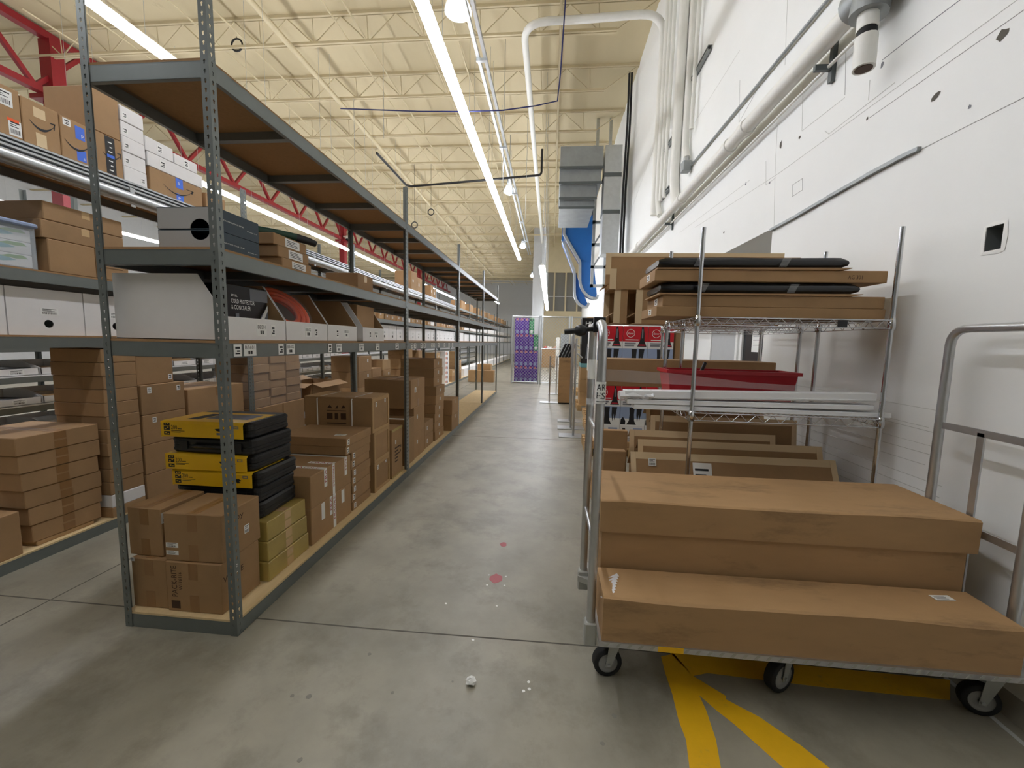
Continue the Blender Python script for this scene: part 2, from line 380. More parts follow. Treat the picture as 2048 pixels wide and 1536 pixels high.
for i in range(6):
    for k in range(8):
        a = 2*math.pi*k/8; rr = 0.026*math.sin(math.pi*(i+0.5)/6)*random.uniform(.6, 1.25); pts.append((p.x+rr*math.cos(a), p.y+rr*math.sin(a), 0.001+0.034*i/5*random.uniform(.75, 1)))
mb.add(pts, [(i*8+k, i*8+(k+1) % 8, (i+1)*8+(k+1) % 8, (i+1)*8+k) for i in range(5) for k in range(8)] + [tuple(range(7, -1, -1)), tuple(range(40, 48))])
tag(mb.build('paper_scrap', 'paper'), 'crumpled white scrap of paper on the concrete aisle floor', 'litter')

# ---------------------------------------------------------------- roof joists
ZJ = 7.9
j0 = thing('roof_joist', 'cream open-web roof joist running across under the deck', 'joist', (0, 9.3, 0), 'roof joists')
X0, X1 = -23.9, 1.15
mb = MB(); [mb.bar((XL, dy, ZR-0.03), (XW, dy, ZR-0.03), 0.05, 0.06) for dy in (-0.035, 0.035)]; mb.local('top_chord', 'cream_paint', j0)
mb = MB(); [mb.bar((X0, dy, ZJ), (X1, dy, ZJ), 0.045, 0.05) for dy in (-0.035, 0.035)]; mb.local('bottom_chord', 'cream_paint', j0)
mb = MB(); x = X1-0.35; st = 0.62; up = False
mb.tube([(XW-0.05, 0, ZR-0.06), (X1-0.02, 0, ZJ)], 0.014, 6)
while x > X0+st:
    a = (x, 0, ZJ if not up else ZR-0.05); b = (x-st, 0, ZR-0.05 if not up else ZJ); mb.tube([a, b], 0.013, 5)
    if not up: mb.tube([(x, 0, ZJ), (x-0.03, 0, ZR-0.05)], 0.010, 5)
    x -= st; up = not up
mb.local('web', 'cream_paint', j0)
j0['label'] = 'open-web roof joist carrying the black cable coil'; del j0['group']
for k in range(1, 19):
    copy_tree(j0, Matrix.Translation((0, 9.3+2.03*k, 0)), label='cream open-web roof joist running across under the deck')['group'] = 'roof joists'
for k in (-1, -2): copy_tree(j0, Matrix.Translation((0, 9.3+2.03*k, 0)), label='cream open-web roof joist running across under the deck')['group'] = 'roof joists'
# bridging rods and pipes along the building
def run(name, pts, r, m_, label, cat, n=8, group=None):
    mb = MB(); mb.tube(pts, r, n); return tag(mb.build(name, m_), label, cat, group)
def bend(a, c, b, rad, n=6):
    a, c, b = Vector(a), Vector(c), Vector(b); p = c+(a-c).normalized()*rad; q = c+(b-c).normalized()*rad
    return [a] + [(p*(1-t)**2 + c*(2*t*(1-t)) + q*t*t) for t in [i/n for i in range(n+1)]] + [b]
for x in (-10.8, -9.6, -7.6, -6.9, -4.6, -4.2, -2.9, -2.2): run('bridging_rod', [(x, 8, ZJ+0.03), (x, YF, ZJ+0.03)], 0.02, 'cream_paint', 'thin cream bridging rod laid lengthwise over the joists', 'rod', 5, 'joist bridging rods')
run('sprinkler_pipe', [(-5.8, 4, 7.72), (-5.8, 40, 7.72)], 0.06, 'cream_paint', 'cream sprinkler main hung lengthwise under the joists over the shelving', 'pipe')
run('sprinkler_branch', [(0.0, 8, 7.847), (0.0, 40, 7.847)], 0.03, 'cream_paint', 'narrow cream branch pipe running lengthwise over the aisle', 'pipe')
# ducts / conduits that loop off the right wall
P = PX(1312, 80, 1.93)
zl = PY(1180, 38, 8.55).z
run('wall_conduit', bend((1.93, 8.55, 4.0), (1.93, 8.55, zl+0.05), (0.3, 8.55, zl), 0.45) + bend((0.2, 8.55, zl), (-0.72, 8.55, zl), (-0.72, 12, zl), 0.5)[1:] + [(-0.72, 40, zl)], 0.07, 'pipe_white', 'fat white conduit rising up the wall, looping across and along the aisle', 'conduit', 12)
run('overhead_conduit', [(-1.7, 7.6, 8.1)] + bend((-1.6, 7.6, 8.0), (-1.2, 7.6, 7.7), (1.9, 7.6, 7.85), 0.4), 0.075, 'pipe_white', 'fat white conduit crossing the aisle overhead near the globe lamp', 'conduit', 12)
for i, (y, r, zt, zb) in enumerate(((8.32, 0.05, 8.45, 4.15), (8.1, 0.035, 8.45, 4.12), (7.85, 0.035, 8.45, 4.1), (7.25, 0.075, 8.45, 4.0), (6.75, 0.05, 8.45, 4.45), (6.5, 0.03, 8.45, 4.6))):
    lab = ['wide white conduit beside the looping fat one', 'slim white conduit, second in the wall bundle', 'slim white conduit with clips, third in the wall bundle', 'fattest straight white conduit in the wall bundle', 'white conduit ending at the small grey junction box', 'thinnest white conduit at the edge of the wall bundle'][i]
    pts = [(1.93, y, zt), (1.93, y, zb)]
    if i == 4: pts = [(1.93, y, zt)] + bend((1.93, y, 5), (1.93, y, zb), (1.93, y-0.12, zb-0.2), 0.15)[1:]
    if i in (0, 3): pts = [(1.93, y, zt)] + bend((1.93, y, 5), (1.93, y, zb), (1.93, y-0.25, zb-0.3), 0.3)[1:]
    run('wall_conduit', pts, r, 'pipe_white', lab, 'conduit', 12)
for y, z in ((7.9, 5.0), (6.4, 5.4), (8.0, 4.2)):
    mb = MB(); mb.box(1.985, 1.995, y-0.35, y+0.35, z-0.03, z+0.03); mb.box(1.945, 1.99, y-0.35, y+0.35, z+0.024, z+0.03); mb.box(1.945, 1.99, y-0.35, y+0.35, z-0.03, z-0.024); mb.box(1.941, 1.947, y-0.35, y+0.35, z+0.012, z+0.03); mb.box(1.941, 1.947, y-0.35, y+0.35, z-0.03, z-0.012); tag(mb.build('strut_channel', 'galv_dull'), {5.0: 'slotted metal strut clamping the slim white conduits', 5.4: 'slotted metal strut high beside the junction conduit', 4.2: 'short strut under the foot of the slim conduits'}[z], 'strut')
t = thing('junction_box', 'small grey junction box at the end of thin grey conduit', 'box', (1.93, 6.62, 4.05))
MB().cbox(1.86, 1.98, 6.55, 6.69, 4.05, 4.2, 0.01).build('housing', 'galv_dull', t); MB().tube([(1.92, 6.62, 4.2), (1.92, 6.63, 4.26)], 0.035, 10).build('collar', 'galv', t)
run('thin_conduit', [(1.975, 1.0, 4.02), (1.975, 6.55, 4.12)], 0.014, 'galv_dull', 'thin grey conduit running along the white wall above the pipe', 'conduit')
# big white wall pipe with tee, couplings and capped drop
t = thing('wall_pipe', 'long white pipe bracketed along the wall with a capped drop', 'pipe', (1.88, 2, 3.6))
MB().tube([(1.88, -2, 3.66), (1.88, 14, 3.66)], 0.066, 16).build('main_run', 'pipe_white', t)
for y in (4.55, 4.95, 6.6, 9.6): MB().tube([(1.88, y-0.05, 3.66), (1.88, y+0.05, 3.66)], 0.078, 16).build('coupling', 'pipe_white', t)
yd = 2.9
mb = MB(); mb.tube([(1.88, yd-0.16, 3.66), (1.88, yd+0.16, 3.66)], 0.105, 16); mb.tube([(1.88, yd, 3.66), (1.86, yd, 3.5)], 0.10, 16); mb.build('tee', 'galv_dull', t)
MB().tube([(1.86, yd, 3.52), (1.85, yd-0.02, 3.40)], 0.055, 14).build('nipple', 'pipe_white', t)
MB().tube([(1.85, yd-0.02, 3.41), (1.85, yd-0.02, 3.36)], 0.05, 14).build('black_joint', 'rubber', t)
MB().tube([(1.85, yd-0.02, 3.365), (1.845, yd-0.03, 3.18)], 0.058, 14).build('capped_stub', 'pipe_white', t)
MB().tube([(1.845, yd-0.03, 3.181), (1.845, yd-0.03, 3.176)], 0.045, 14).build('rusty_end', 'ink_brown', t)
for y in (3.42, 7.4): 
    mb = MB(); mb.box(1.86, XW, y-0.015, y+0.015, 3.5, 3.54); mb.box(1.97, XW, y-0.02, y+0.02, 3.42, 3.75); mb.build('bracket', 'steel_dark', t)
run('wall_trim_pipe', [(1.95, 3.0, 3.52), (1.95, 13, 3.52)], 0.012, 'pipe_white', 'thin white rail tucked under the long wall pipe', 'rail')
# hanging cables, black gas pipe
run('blue_cable', [(0.10, 7.7, 8.4), (0.06, 7.75, 7.2), (0.02, 7.8, 6.2), (-0.02, 7.8, 5.75), (-0.4, 7.8, 5.68), (-1.0, 7.8, 5.62), (-1.7, 7.8, 5.62), (-2.6, 7.9, 5.7), (-4.2, 8.1, 5.9)], 0.012, 'blue_cable', 'dark blue cable dropping from the joists and swagging sideways', 'cable', 6)
ga = PY(815, 373, 11.4); gb = PY(1083, 350, 11.4)
run('gas_pipe', [(ga.x, 9.4, ga.z), (ga.x, 11.3, ga.z)] + bend((ga.x+0.1, 11.4, ga.z), (gb.x, 11.4, gb.z), (gb.x, 11.4, gb.z+0.65), 0.1), 0.03, 'black_plastic', 'black gas pipe crossing over the aisle with an upturned end', 'pipe')
def coil(u, v, y, r, lab):
    p = PY(u, v, y); mb = MB(); mb.tube([(p.x+r*math.cos(a), p.y, p.z+r*math.sin(a)) for a in [2*math.pi*k/16 for k in range(17)]], 0.02, 6); mb.tube([(p.x, p.y, p.z+r), (p.x, p.y, max(ZJ, p.z+r+0.05))], 0.006, 5); tag(mb.build('cable_coil', 'black_plastic'), lab, 'cable')
coil(474, 90, 9.3, 0.13, 'black cable coil hung on the nearest joist over the shelf'); coil(829, 450, 15.39, 0.11, 'dark cable ring hanging above the shelving posts'); coil(862, 424, 15.39, 0.11, 'upper dark cable ring hooked over a joist')
for i, (u, v, y, l) in enumerate(((765, 0, 9.3, 2.0), (705, 60, 11.3, 2.2), (1012, 30, 9.4, 3.0), (1060, 60, 11.2, 3.2), (575, 120, 11.4, 2.6))):
    p = PY(u, v, y); run('hanging_chain', [(p.x, y, ZJ), (p.x, y, ZJ-l)], 0.006, 'galv', 'thin hanging chain dropping from a roof joist', 'chain', 5, 'chains hanging from the joists')

# ---------------------------------------------------------------- red girder and columns
g = thing('roof_girder', 'red steel truss girder carrying the joists lengthwise', 'girder', (-12, 5, 7))
MB().box(-12.09, -11.91, YB, YF, 8.28, 8.44).build('top_chord', 'red_paint', g); MB().box(-12.09, -11.91, YB, YF, 7.0, 7.14).build('bottom_chord', 'red_paint', g)
y = 3.0; k = 0
while y < 46:
    mb = MB(); mb.bar((-12, y, 7.1), (-12, y+1.0, 8.3), 0.09, 0.09); mb.build('web_diagonal', 'red_paint', g)
    mb = MB(); mb.bar((-12, y+2.0, 7.1), (-12, y+1.0, 8.3), 0.09, 0.09); mb.build('web_diagonal', 'red_paint', g)
    y += 2.0; k += 1
for i, y in enumerate((9.4, 23.1, 36.8)):
    c = thing('steel_column', ['red steel column behind the top-shelf cartons', 'red steel column half-way down the hall', 'most distant red steel column'][i], 'column', (-12, y, 0))
    MB().box(-12.15, -11.85, y-0.15, y+0.15, 0, 8.28).build('shaft', 'red_paint', c); MB().box(-12.3, -11.7, y-0.3, y+0.3, 6.9, 7.0).build('cap_plate', 'red_paint', c); MB().box(-12.25, -11.75, y-0.25, y+0.25, 0, 0.03).build('base_plate', 'red_paint', c)

# ---------------------------------------------------------------- lamps
def strip_proto(z, L=2.42):
    t = thing('linear_light', 'x', 'lamp', (0, 0, z))
    mb = MB(); mb.prism([(-0.04, 0.02), (0.04, 0.02), (0.03, 0.075), (-0.03, 0.075)], (0, -L/2, z), (1, 0, 0), (0, 0, 1), (0, L, 0)); mb.build('housing', 'pipe_white', t)
    mb = MB(); mb.prism([(-0.055, 0.035), (-0.085, 0.005), (-0.075, -0.035), (-0.035, -0.055), (0.035, -0.055), (0.075, -0.035), (0.085, 0.005), (0.055, 0.035)], (0, -L/2+0.01, z), (1, 0, 0), (0, 0, 1), (0, L-0.02, 0)); mb.build('lens', 'lamp_on', t)
    [MB().tube([(0, s*L*0.4, z+0.07), (0, s*L*0.4, ZR+0.01)], 0.004, 4).build('hanger', 'galv', t) for s in (-1, 1)]
    return t
proto = strip_proto(5.5)
rows = [(-1.66, -1.44, 20.5, 'linear LED light in the row over the aisle', 'LED row over the aisle'), (-5.72, -1.94, 46.0, 'linear LED light in the row above the open top shelf', 'LED row above the shelving'),
        (-9.4, -1.94, 44.0, 'linear LED light in the row beyond the stocked shelving', 'LED row beyond the shelving'), (-17.4, 2.0, 44.0, 'linear LED light in the outermost row', 'outermost LED row')]
first = True
for x, ya, yb, lab, grp in rows:
    y = ya
    while y+2.44 <= yb+0.5:
        M = Matrix.Translation((x, y+1.22, 5.5))
        if first: o = proto; o.matrix_basis = M; first = False
        else: o = copy_tree(proto, M)
        o['label'] = lab; o['group'] = grp
        seen = False          # lamps of these rows that hang wholly outside the picture
        for q in range(13):
            d_ = Vector((x, y+2.44*q/12, 5.5)) - CP; dep = d_.dot(_f)
            if dep > 0.1 and -12 < 1024+F*d_.dot(CR)/dep < 2060 and -12 < 768-F*d_.dot(CU)/dep < 1548: seen = True
        o.name = 'linear_light' if seen else 'linear_light_offscreen'
        y += 2.44
pr2 = None
for k in range(6):
    M = Matrix.Translation((-0.3, 12.5+2.44*k, 3.5))
    if pr2 is None: pr2 = strip_proto(3.5); o = pr2; o.matrix_basis = M
    else: o = copy_tree(pr2, M)
    o['label'] = 'linear LED light hung low over the wire-mesh gate'; o['group'] = 'low LED row over the gate'
t = thing('pendant_lamp', 'x', 'lamp', (0, 0, 6.5))
mb = MB(); mb.lathe([(0.05, 0.30), (0.07, 0.28), (0.12, 0.2), (0.20, 0.06), (0.21, 0.0)], (0, 0, 6.5), n=18); mb.build('reflector', 'tub_clear', t)
mb = MB(); mb.lathe([(0.001, -0.09), (0.08, -0.07), (0.13, -0.01), (0.14, 0.05), (0.10, 0.13), (0.001, 0.17)], (0, 0, 6.5), n=16); mb.build('globe', 'bulb_on', t)
mb = MB(); mb.lathe([(0.001, 0.42), (0.09, 0.42), (0.09, 0.29), (0.001, 0.29)], (0, 0, 6.5), n=14); mb.tube([(0, 0, 6.9), (0, 0, ZR-0.03)], 0.01, 6); mb.build('ballast', 'galv_dull', t)
for k, (x, y) in enumerate(((-1.58, 6.75), (-1.56, 14.4), (-1.65, 22.5), (-1.58, 32.3))):
    M = Matrix.Translation((x, y, 6.5)); o = t if k == 0 else copy_tree(t, M)
    if k == 0: t.matrix_basis = M
    o['label'] = ['large glowing globe lamp beside the start of the LED row', 'glowing pendant lamp beside the LED row over mid aisle', 'glowing pendant lamp past the end of the aisle LED row', 'faraway glowing pendant lamp next to the grey column'][k]; o['group'] = 'pendant lamps'
# cable tray hung beside the aisle LED row
t = thing('cable_tray', 'galvanised strut rail hanging alongside the aisle LED row', 'rail', (-1.25, 5, 6.0))
MB().box(-1.33, -1.28, 3, 22, 6.0, 6.06).build('rail', 'galv', t); MB().box(-1.22, -1.17, 3, 22, 6.0, 6.06).build('rail', 'galv', t)
for k in range(6): MB().box(-1.34, -1.16, 4+3*k, 4.06+3*k, 5.96, 6.0).build('cross_bar', 'galv', t)

# ================================================================ SHELVING RACKS
PITCH_H, UH = 0.0381, 3.03
def flange(mb, o, u, n, cells, w_=0.038, t=0.002):
    """perforated strip: o corner, u width dir, n normal; keyhole every pitch, real openings with rims"""
    o, u, n = Vector(o), Vector(u), Vector(n); z = Vector((0, 0, 1))
    hole = [(0.0, -0.0105), (0.0035, -0.0085), (0.0035, -0.001), (0.0062, 0.004), (0.0, 0.0095), (-0.0062, 0.004), (-0.0035, -0.001), (-0.0035, -0.0085)]
    for k in range(cells):
        zc = (k+0.5)*PITCH_H; h = PITCH_H/2; a = w_/2
        outer = [(0, -h), (a, -h), (a, 0), (a, h), (0, h), (-a, h), (-a, 0), (-a, -h)]
        for side in (0, 1):
            d = n*(t*side)
            vs = [o + u*(w_/2+p[0]) + z*(zc+p[1]) + d for p in outer] + [o + u*(w_/2+p[0]) + z*(zc+p[1]) + d for p in hole]
            fs = [(i, (i+1) % 8, 8+(i+1) % 8, 8+i) for i in range(8)]
            if not side: fs = [f[::-1] for f in fs]
            mb.add(vs, fs)
        A = [o + u*(w_/2+p[0]) + z*(zc+p[1]) for p in hole]; B = [p+n*t for p in A]
        mb.add(A+B, [(i, 8+i, 8+(i+1) % 8, (i+1) % 8) for i in range(8)])
def solid(mb, o, u, n, h, w_=0.038, t=0.002):
    o, u, n = Vector(o), Vector(u), Vector(n); mb.prism([(0, 0), (w_, 0), (w_, h), (0, h)], o, u, (0, 0, 1), n*t)
cells = int(UH/PITCH_H)
mb = MB(); flange(mb, (0, 0, 0), (-1, 0, 0), (0, 1, 0), cells); flange(mb, (0, 0, 0), (0, 1, 0), (-1, 0, 0), cells); ME_L = mb.mesh('upright_angle', 'steel')
mb = MB(); flange(mb, (0, -0.038, 0), (0, 1, 0), (-1, 0, 0), cells); flange(mb, (0, 0, 0), (0, 1, 0), (-1, 0, 0), cells); solid(mb, (0, -0.001, 0), (-1, 0, 0), (0, 1, 0), UH-0.02); ME_T = mb.mesh('upright_tee', 'steel')
mb = MB(); solid(mb, (0, 0, 0), (-1, 0, 0), (0, 1, 0), UH); solid(mb, (0, 0, 0), (0, 1, 0), (-1, 0, 0), UH); ME_S = mb.mesh('upright_plain', 'steel')
def beam_mesh(L, h, axis):
    mb = MB()
    if axis == 'Y':
        mb.box(-0.0025, 0, 0, L, 0, h); mb.box(-0.022, 0, 0, L, 0, 0.0025); mb.box(-0.03, 0, 0, L, h-0.004, h-0.0015)
    else:
        mb.box(0, L, 0, 0.0025, 0, h); mb.box(0, L, 0, 0.022, 0, 0.0025); mb.box(0, L, 0, 0.03, h-0.004, h-0.0015)
    return mb.mesh('beam', 'steel')
R180 = Matrix.Rotation(math.pi, 4, 'Z'); R90 = Matrix.Rotation(math.pi/2, 4, 'Z')
T = lambda x, y, z: Matrix.Translation((x, y, z))
def rack(label, xf, xb, y0, nb, levels, decks, bay=2.44, h=0.07, holes_to=99, cross=(), rails=()):
    """xf front face (towards +X), xb back face; levels = beam undersides"""
    t = thing('shelving_rack', label, 'shelving', (xf, y0, 0)); D = xf-xb; d = {'t': t, 'beam': {}}
    for k in range(nb+1):
        y = y0+bay*k
        for front in (True, False):
            if k > holes_to: me = ME_S
            else: me = ME_L if k in (0, nb) else ME_T
            if k == 0: M = T(xf, y, 0) if front else T(xb, y, 0) @ Matrix.Rotation(-math.pi/2, 4, 'Z') @ Matrix.Scale(1, 4)
            elif k == nb: M = T(xf, y, 0) @ R90 if front else T(xb, y, 0) @ R180
            else: M = T(xf, y, 0) if front else T(xb, y, 0) @ R180
            if k == 0 and not front: M = T(xb, y, 0) @ Matrix.Rotation(-math.pi/2, 4, 'Z')
            link('upright', me, t, M)
    mb_y = beam_mesh(bay-0.006, h, 'Y'); mb_x = beam_mesh(D-0.006, h, 'X')
    mb = MB(); mb.box(0, D-0.012, 0, bay-0.008, 0, 0.015); deck_me = {m_: mb.mesh('shelf_board', m_) for m_ in set(decks)}
    mb = MB(); mb.box(0, D-0.01, -0.02, 0.02, 0, 0.045); cross_me = mb.mesh('cross_bar', 'steel')
    for li, z in enumerate(levels):
        for k in range(nb):
            y = y0+bay*k
            b = link('beam', mb_y, t, T(xf-0.002, y+0.003, z)); d['beam'][li, k] = b
            link('beam', mb_y, t, T(xb+0.002, y+bay-0.003, z) @ R180)
            link('shelf_board', deck_me[decks[li]], t, T(xb+0.006, y+0.004, z+h-0.004))
            if li in cross:
                for q in (0.25, 0.5, 0.75): link('cross_bar', cross_me, t, T(xb+0.005, y+bay*q, z+0.022))
            link('end_beam', mb_x, t, T(xb+0.003, y+(0.003 if k == 0 else 0.0), z))
        link('end_beam', mb_x, t, T(xf-0.003, y0+bay*nb-0.003, z) @ R180)
    return d
XA, XAB, YA = -1.497, -2.106, 1.756
RA = rack('open grey steel shelving rack with empty top shelf beside the aisle', XA, XAB, YA, 4, (0.0, 1.375, 1.795, 2.585), ('pine', 'particle', 'particle', 'particle'), cross=(3, 2))
ZA = [z+0.07+0.0115 for z in (0.0, 1.375, 1.795, 2.585)]     # board tops
XC, XCB = -3.262, -3.872
RC = rack('long grey steel shelving rack crowded with white bins and cartons', XC, XCB, YA-2.44, 14, (0.0, 1.375, 1.79, 2.56), ('pine', 'particle', 'particle', 'particle'), holes_to=6)
ZC = [z+0.07+0.0115 for z in (0.0, 1.375, 1.79, 2.56)]
RD = rack('grey parts shelving rack of close tiers behind the carton stacks', -5.25, -5.86, YA-2.44, 12, (0.05, 0.36, 0.66, 0.96, 1.27, 1.6), ('foam_white',)*6, h=0.06, holes_to=-1)
# raceway fixed along the top shelf front of the stocked rack
tr = thing('light_raceway', 'silver metal raceway hung along the top shelf front of stocked rack', 'raceway', (XC+0.04, 0, 2.45))
mb = MB(); mb.tube([(XC+0.045, -0.6, 2.50), (XC+0.045, 14, 2.50)], 0.045, 12); mb.build('tube', 'galv', tr)
for z in (2.575, 2.60, 2.625): MB().box(XC+0.002, XC+0.03, -0.6, 14, z-0.006, z+0.006).build('rail', 'galv', tr)
for k in range(6): MB().box(XC+0.05, XC+0.056, 2.95+1.22*k, 2.985+1.22*k, 2.44, 2.58).build('bracket', 'galv', tr)

# ---------------------------------------------------------------- stickers and cartons
def sticker(parent, o, u, v, w_, h_, text=None, kind=0, name='shipping_label'):
    """o centre (world), u/v unit dirs; one thin mesh: paper plate plus print"""
    o, u, v = Vector(o), Vector(u).normalized(), Vector(v).normalized(); n = u.cross(v)
    mb = MB(); mb.prism([(-w_/2, -h_/2), (w_/2, -h_/2), (w_/2, h_/2), (-w_/2, h_/2)], o - n*0.0004, u, v, n*0.0010)
    e = o + n*0.0009
    def r(a0, a1, b0, b1): mb.poly([e+u*(a0*w_)+v*(b0*h_), e+u*(a1*w_)+v*(b0*h_), e+u*(a1*w_)+v*(b1*h_), e+u*(a0*w_)+v*(b1*h_)], 1)
    if kind == 0:      # barcode and lines
        x = -0.38
        while x < 0.36: dx = random.choice((0.02, 0.03, 0.05)); r(x, x+dx, -0.38, -0.08); x += dx+0.03
        r(-0.38, 0.3, 0.05, 0.1); r(-0.38, 0.1, 0.17, 0.22)
        if not text: r(-0.38, 0.38, 0.30, 0.38)
    elif kind == 1:    # location tag: text over small block
        r(-0.16, -0.02, -0.34, -0.06); r(0.02, 0.18, -0.34, -0.06)
    elif kind == 2:    # small square code lines
        r(-0.3, 0.3, 0.12, 0.3); r(-0.3, 0.3, -0.32, -0.2); r(-0.1, 0.3, -0.12, 0.0)
    elif kind == 3:
        for b in (-0.3, -0.12, 0.06, 0.24): r(-0.4, random.uniform(0.1, 0.4), b, b+0.07)
    if text: put_text(mb, text, e - u*(0.4*w_) + v*(0.08*h_ if kind == 1 else 0.22*h_), u*(0.8*w_), v*((0.3 if kind == 1 else 0.2)*h_), 1)
    return mb.build(name, ['paper', 'ink'], parent)
FACES = {'-y': ((0, -1, 0), (1, 0, 0), (0, 0, 1)), '+y': ((0, 1, 0), (-1, 0, 0), (0, 0, 1)), '+x': ((1, 0, 0), (0, 1, 0), (0, 0, 1)), '-x': ((-1, 0, 0), (0, -1, 0), (0, 0, 1)), '+z': ((0, 0, 1), (1, 0, 0), (0, 1, 0))}
def face_pt(b, face, a, c, off=0.0):
    """b = (x0,x1,y0,y1,z0,z1); a,c in 0..1 across the face"""
    x0, x1, y0, y1, z0, z1 = b; n, u, v = (Vector(q) for q in FACES[face]); ctr = Vector(((x0+x1)/2, (y0+y1)/2, (z0+z1)/2)); ext = Vector((x1-x0, y1-y0, z1-z0))
    eu = abs(u.dot(ext)); ev = abs(v.dot(ext)); en = abs(n.dot(ext))
    return ctr + n*(en/2+off) + u*((a-0.5)*eu) + v*((c-0.5)*ev), u, v, eu, ev
def holed_box(sx, sy, sz, yc, zc, r, m_, th=0.004, n=16):
    '''hollow carton with a real round hole in its +x wall'''
    mb = MB(); a, b = sx/2, sy/2; s_ = r*1.25
    mb.poly([(-a, -b, 0), (-a, b, 0), (a, b, 0), (a, -b, 0)]); mb.poly([(-a, -b, sz), (a, -b, sz), (a, b, sz), (-a, b, sz)])
    mb.poly([(-a, -b, 0), (a, -b, 0), (a, -b, sz), (-a, -b, sz)]); mb.poly([(-a, b, 0), (-a, b, sz), (a, b, sz), (a, b, 0)]); mb.poly([(-a, -b, 0), (-a, -b, sz), (-a, b, sz), (-a, b, 0)])
    for x in (a, a-th):
        Y_ = (-b, yc-s_, yc+s_, b); Z_ = (0, zc-s_, zc+s_, sz)
        for i in range(3):
            for k in range(3):
                if (i, k) != (1, 1): mb.poly([(x, Y_[i], Z_[k]), (x, Y_[i+1], Z_[k]), (x, Y_[i+1], Z_[k+1]), (x, Y_[i], Z_[k+1])])
        C_ = [(math.cos(2*math.pi*k/n), math.sin(2*math.pi*k/n)) for k in range(n)]
        sq = [(x, yc+s_*c/max(abs(c), abs(d)), zc+s_*d/max(abs(c), abs(d))) for c, d in C_]; ci = [(x, yc+r*c, zc+r*d) for c, d in C_]
        mb.add(sq+ci, [(k, (k+1) % n, n+(k+1) % n, n+k) for k in range(n)])
    mb.add([(a, yc+r*c, zc+r*d) for c, d in C_]+[(a-th, yc+r*c, zc+r*d) for c, d in C_], [(k, (k+1) % n, n+(k+1) % n, n+k) for k in range(n)])
    a, b = a-th, b-th; mb.poly([(-a, -b, th), (a, -b, th), (a, b, th), (-a, b, th)]); mb.poly([(-a, -b, sz-th), (-a, b, sz-th), (a, b, sz-th), (a, -b, sz-th)])
    mb.poly([(-a, -b, th), (-a, -b, sz-th), (a, -b, sz-th), (a, -b, th)]); mb.poly([(-a, b, th), (a, b, th), (a, b, sz-th), (-a, b, sz-th)]); mb.poly([(-a, -b, th), (-a, b, th), (-a, b, sz-th), (-a, -b, sz-th)])
    return mb.mesh('file_box', m_)
BOXME = {}
def box_mesh(sx, sy, sz, m_, c):
    key = (round(sx, 3), round(sy, 3), round(sz, 3), m_, c)
    if key not in BOXME:
        mb = MB(); mb.cbox(-sx/2, sx/2, -sy/2, sy/2, 0, sz, c); BOXME[key] = mb.mesh('carton', m_)
    return BOXME[key]
def carton(label, x0, x1, y0, y1, z0, z1, m_='card', tape=None, tm='tape', st=(), rz=0.0, group=None, name='carton', cat='box', tw=0.05, c=0.004, seam=True):
    M = T((x0+x1)/2, (y0+y1)/2, z0) @ Matrix.Rotation(math.radians(rz), 4, 'Z')
    o = link(name, box_mesh(x1-x0, y1-y0, z1-z0, m_, c), None, M); tag(o, label, cat, group)
    sx, sy, sz = x1-x0, y1-y0, z1-z0; o_b = (-sx/2, sx/2, -sy/2, sy/2, 0, sz); e = 0.0007
    if tape:
        mb = MB(); dz = min(0.09, sz*0.45)
        low = MB()
        if 'y' in tape:
            mb.box(-tw/2, tw/2, -sy/2+0.004, sy/2-0.004, sz-0.001, sz+e); mb.box(-tw/2, tw/2, -sy/2-e, -sy/2+0.001, sz-dz, sz-0.004)
            if 'b' in tape: low.box(-tw/2, tw/2, -sy/2-e, -sy/2+0.001, 0.004, dz)
        if 'x' in tape:
            mb.box(-sx/2+0.004, sx/2-0.004, -tw/2, tw/2, sz-0.001, sz+e); mb.box(sx/2-0.001, sx/2+e, -tw/2, tw/2, sz-dz, sz-0.004)
            if 'b' in tape: low.box(sx/2-0.001, sx/2+e, -tw/2, tw/2, 0.004, dz)
        mb.local('tape', tm, o)
        if low.v: low.local('tape', tm, o)
        if seam:
            mb = MB(); (mb.box(-0.001, 0.001, -sy/2+0.006, sy/2-0.006, sz-0.001, sz+e*2) if 'y' in tape else mb.box(-sx/2+0.006, sx/2-0.006, -0.001, 0.001, sz-0.001, sz+e*2)); mb.local('flap_seam', 'card', o)
    for q in st:   # (face, a, c, w, h[, kind, text])
        p, u, v, eu, ev = face_pt(o_b, q[0], q[1], q[2], 0.0002)
        kd = q[5] if len(q) > 5 else 0; tx = q[6] if len(q) > 6 else None
        sticker(o, M @ p, M.to_3x3() @ u, M.to_3x3() @ v, q[3], q[4], tx, kd)
    return o, o_b, M
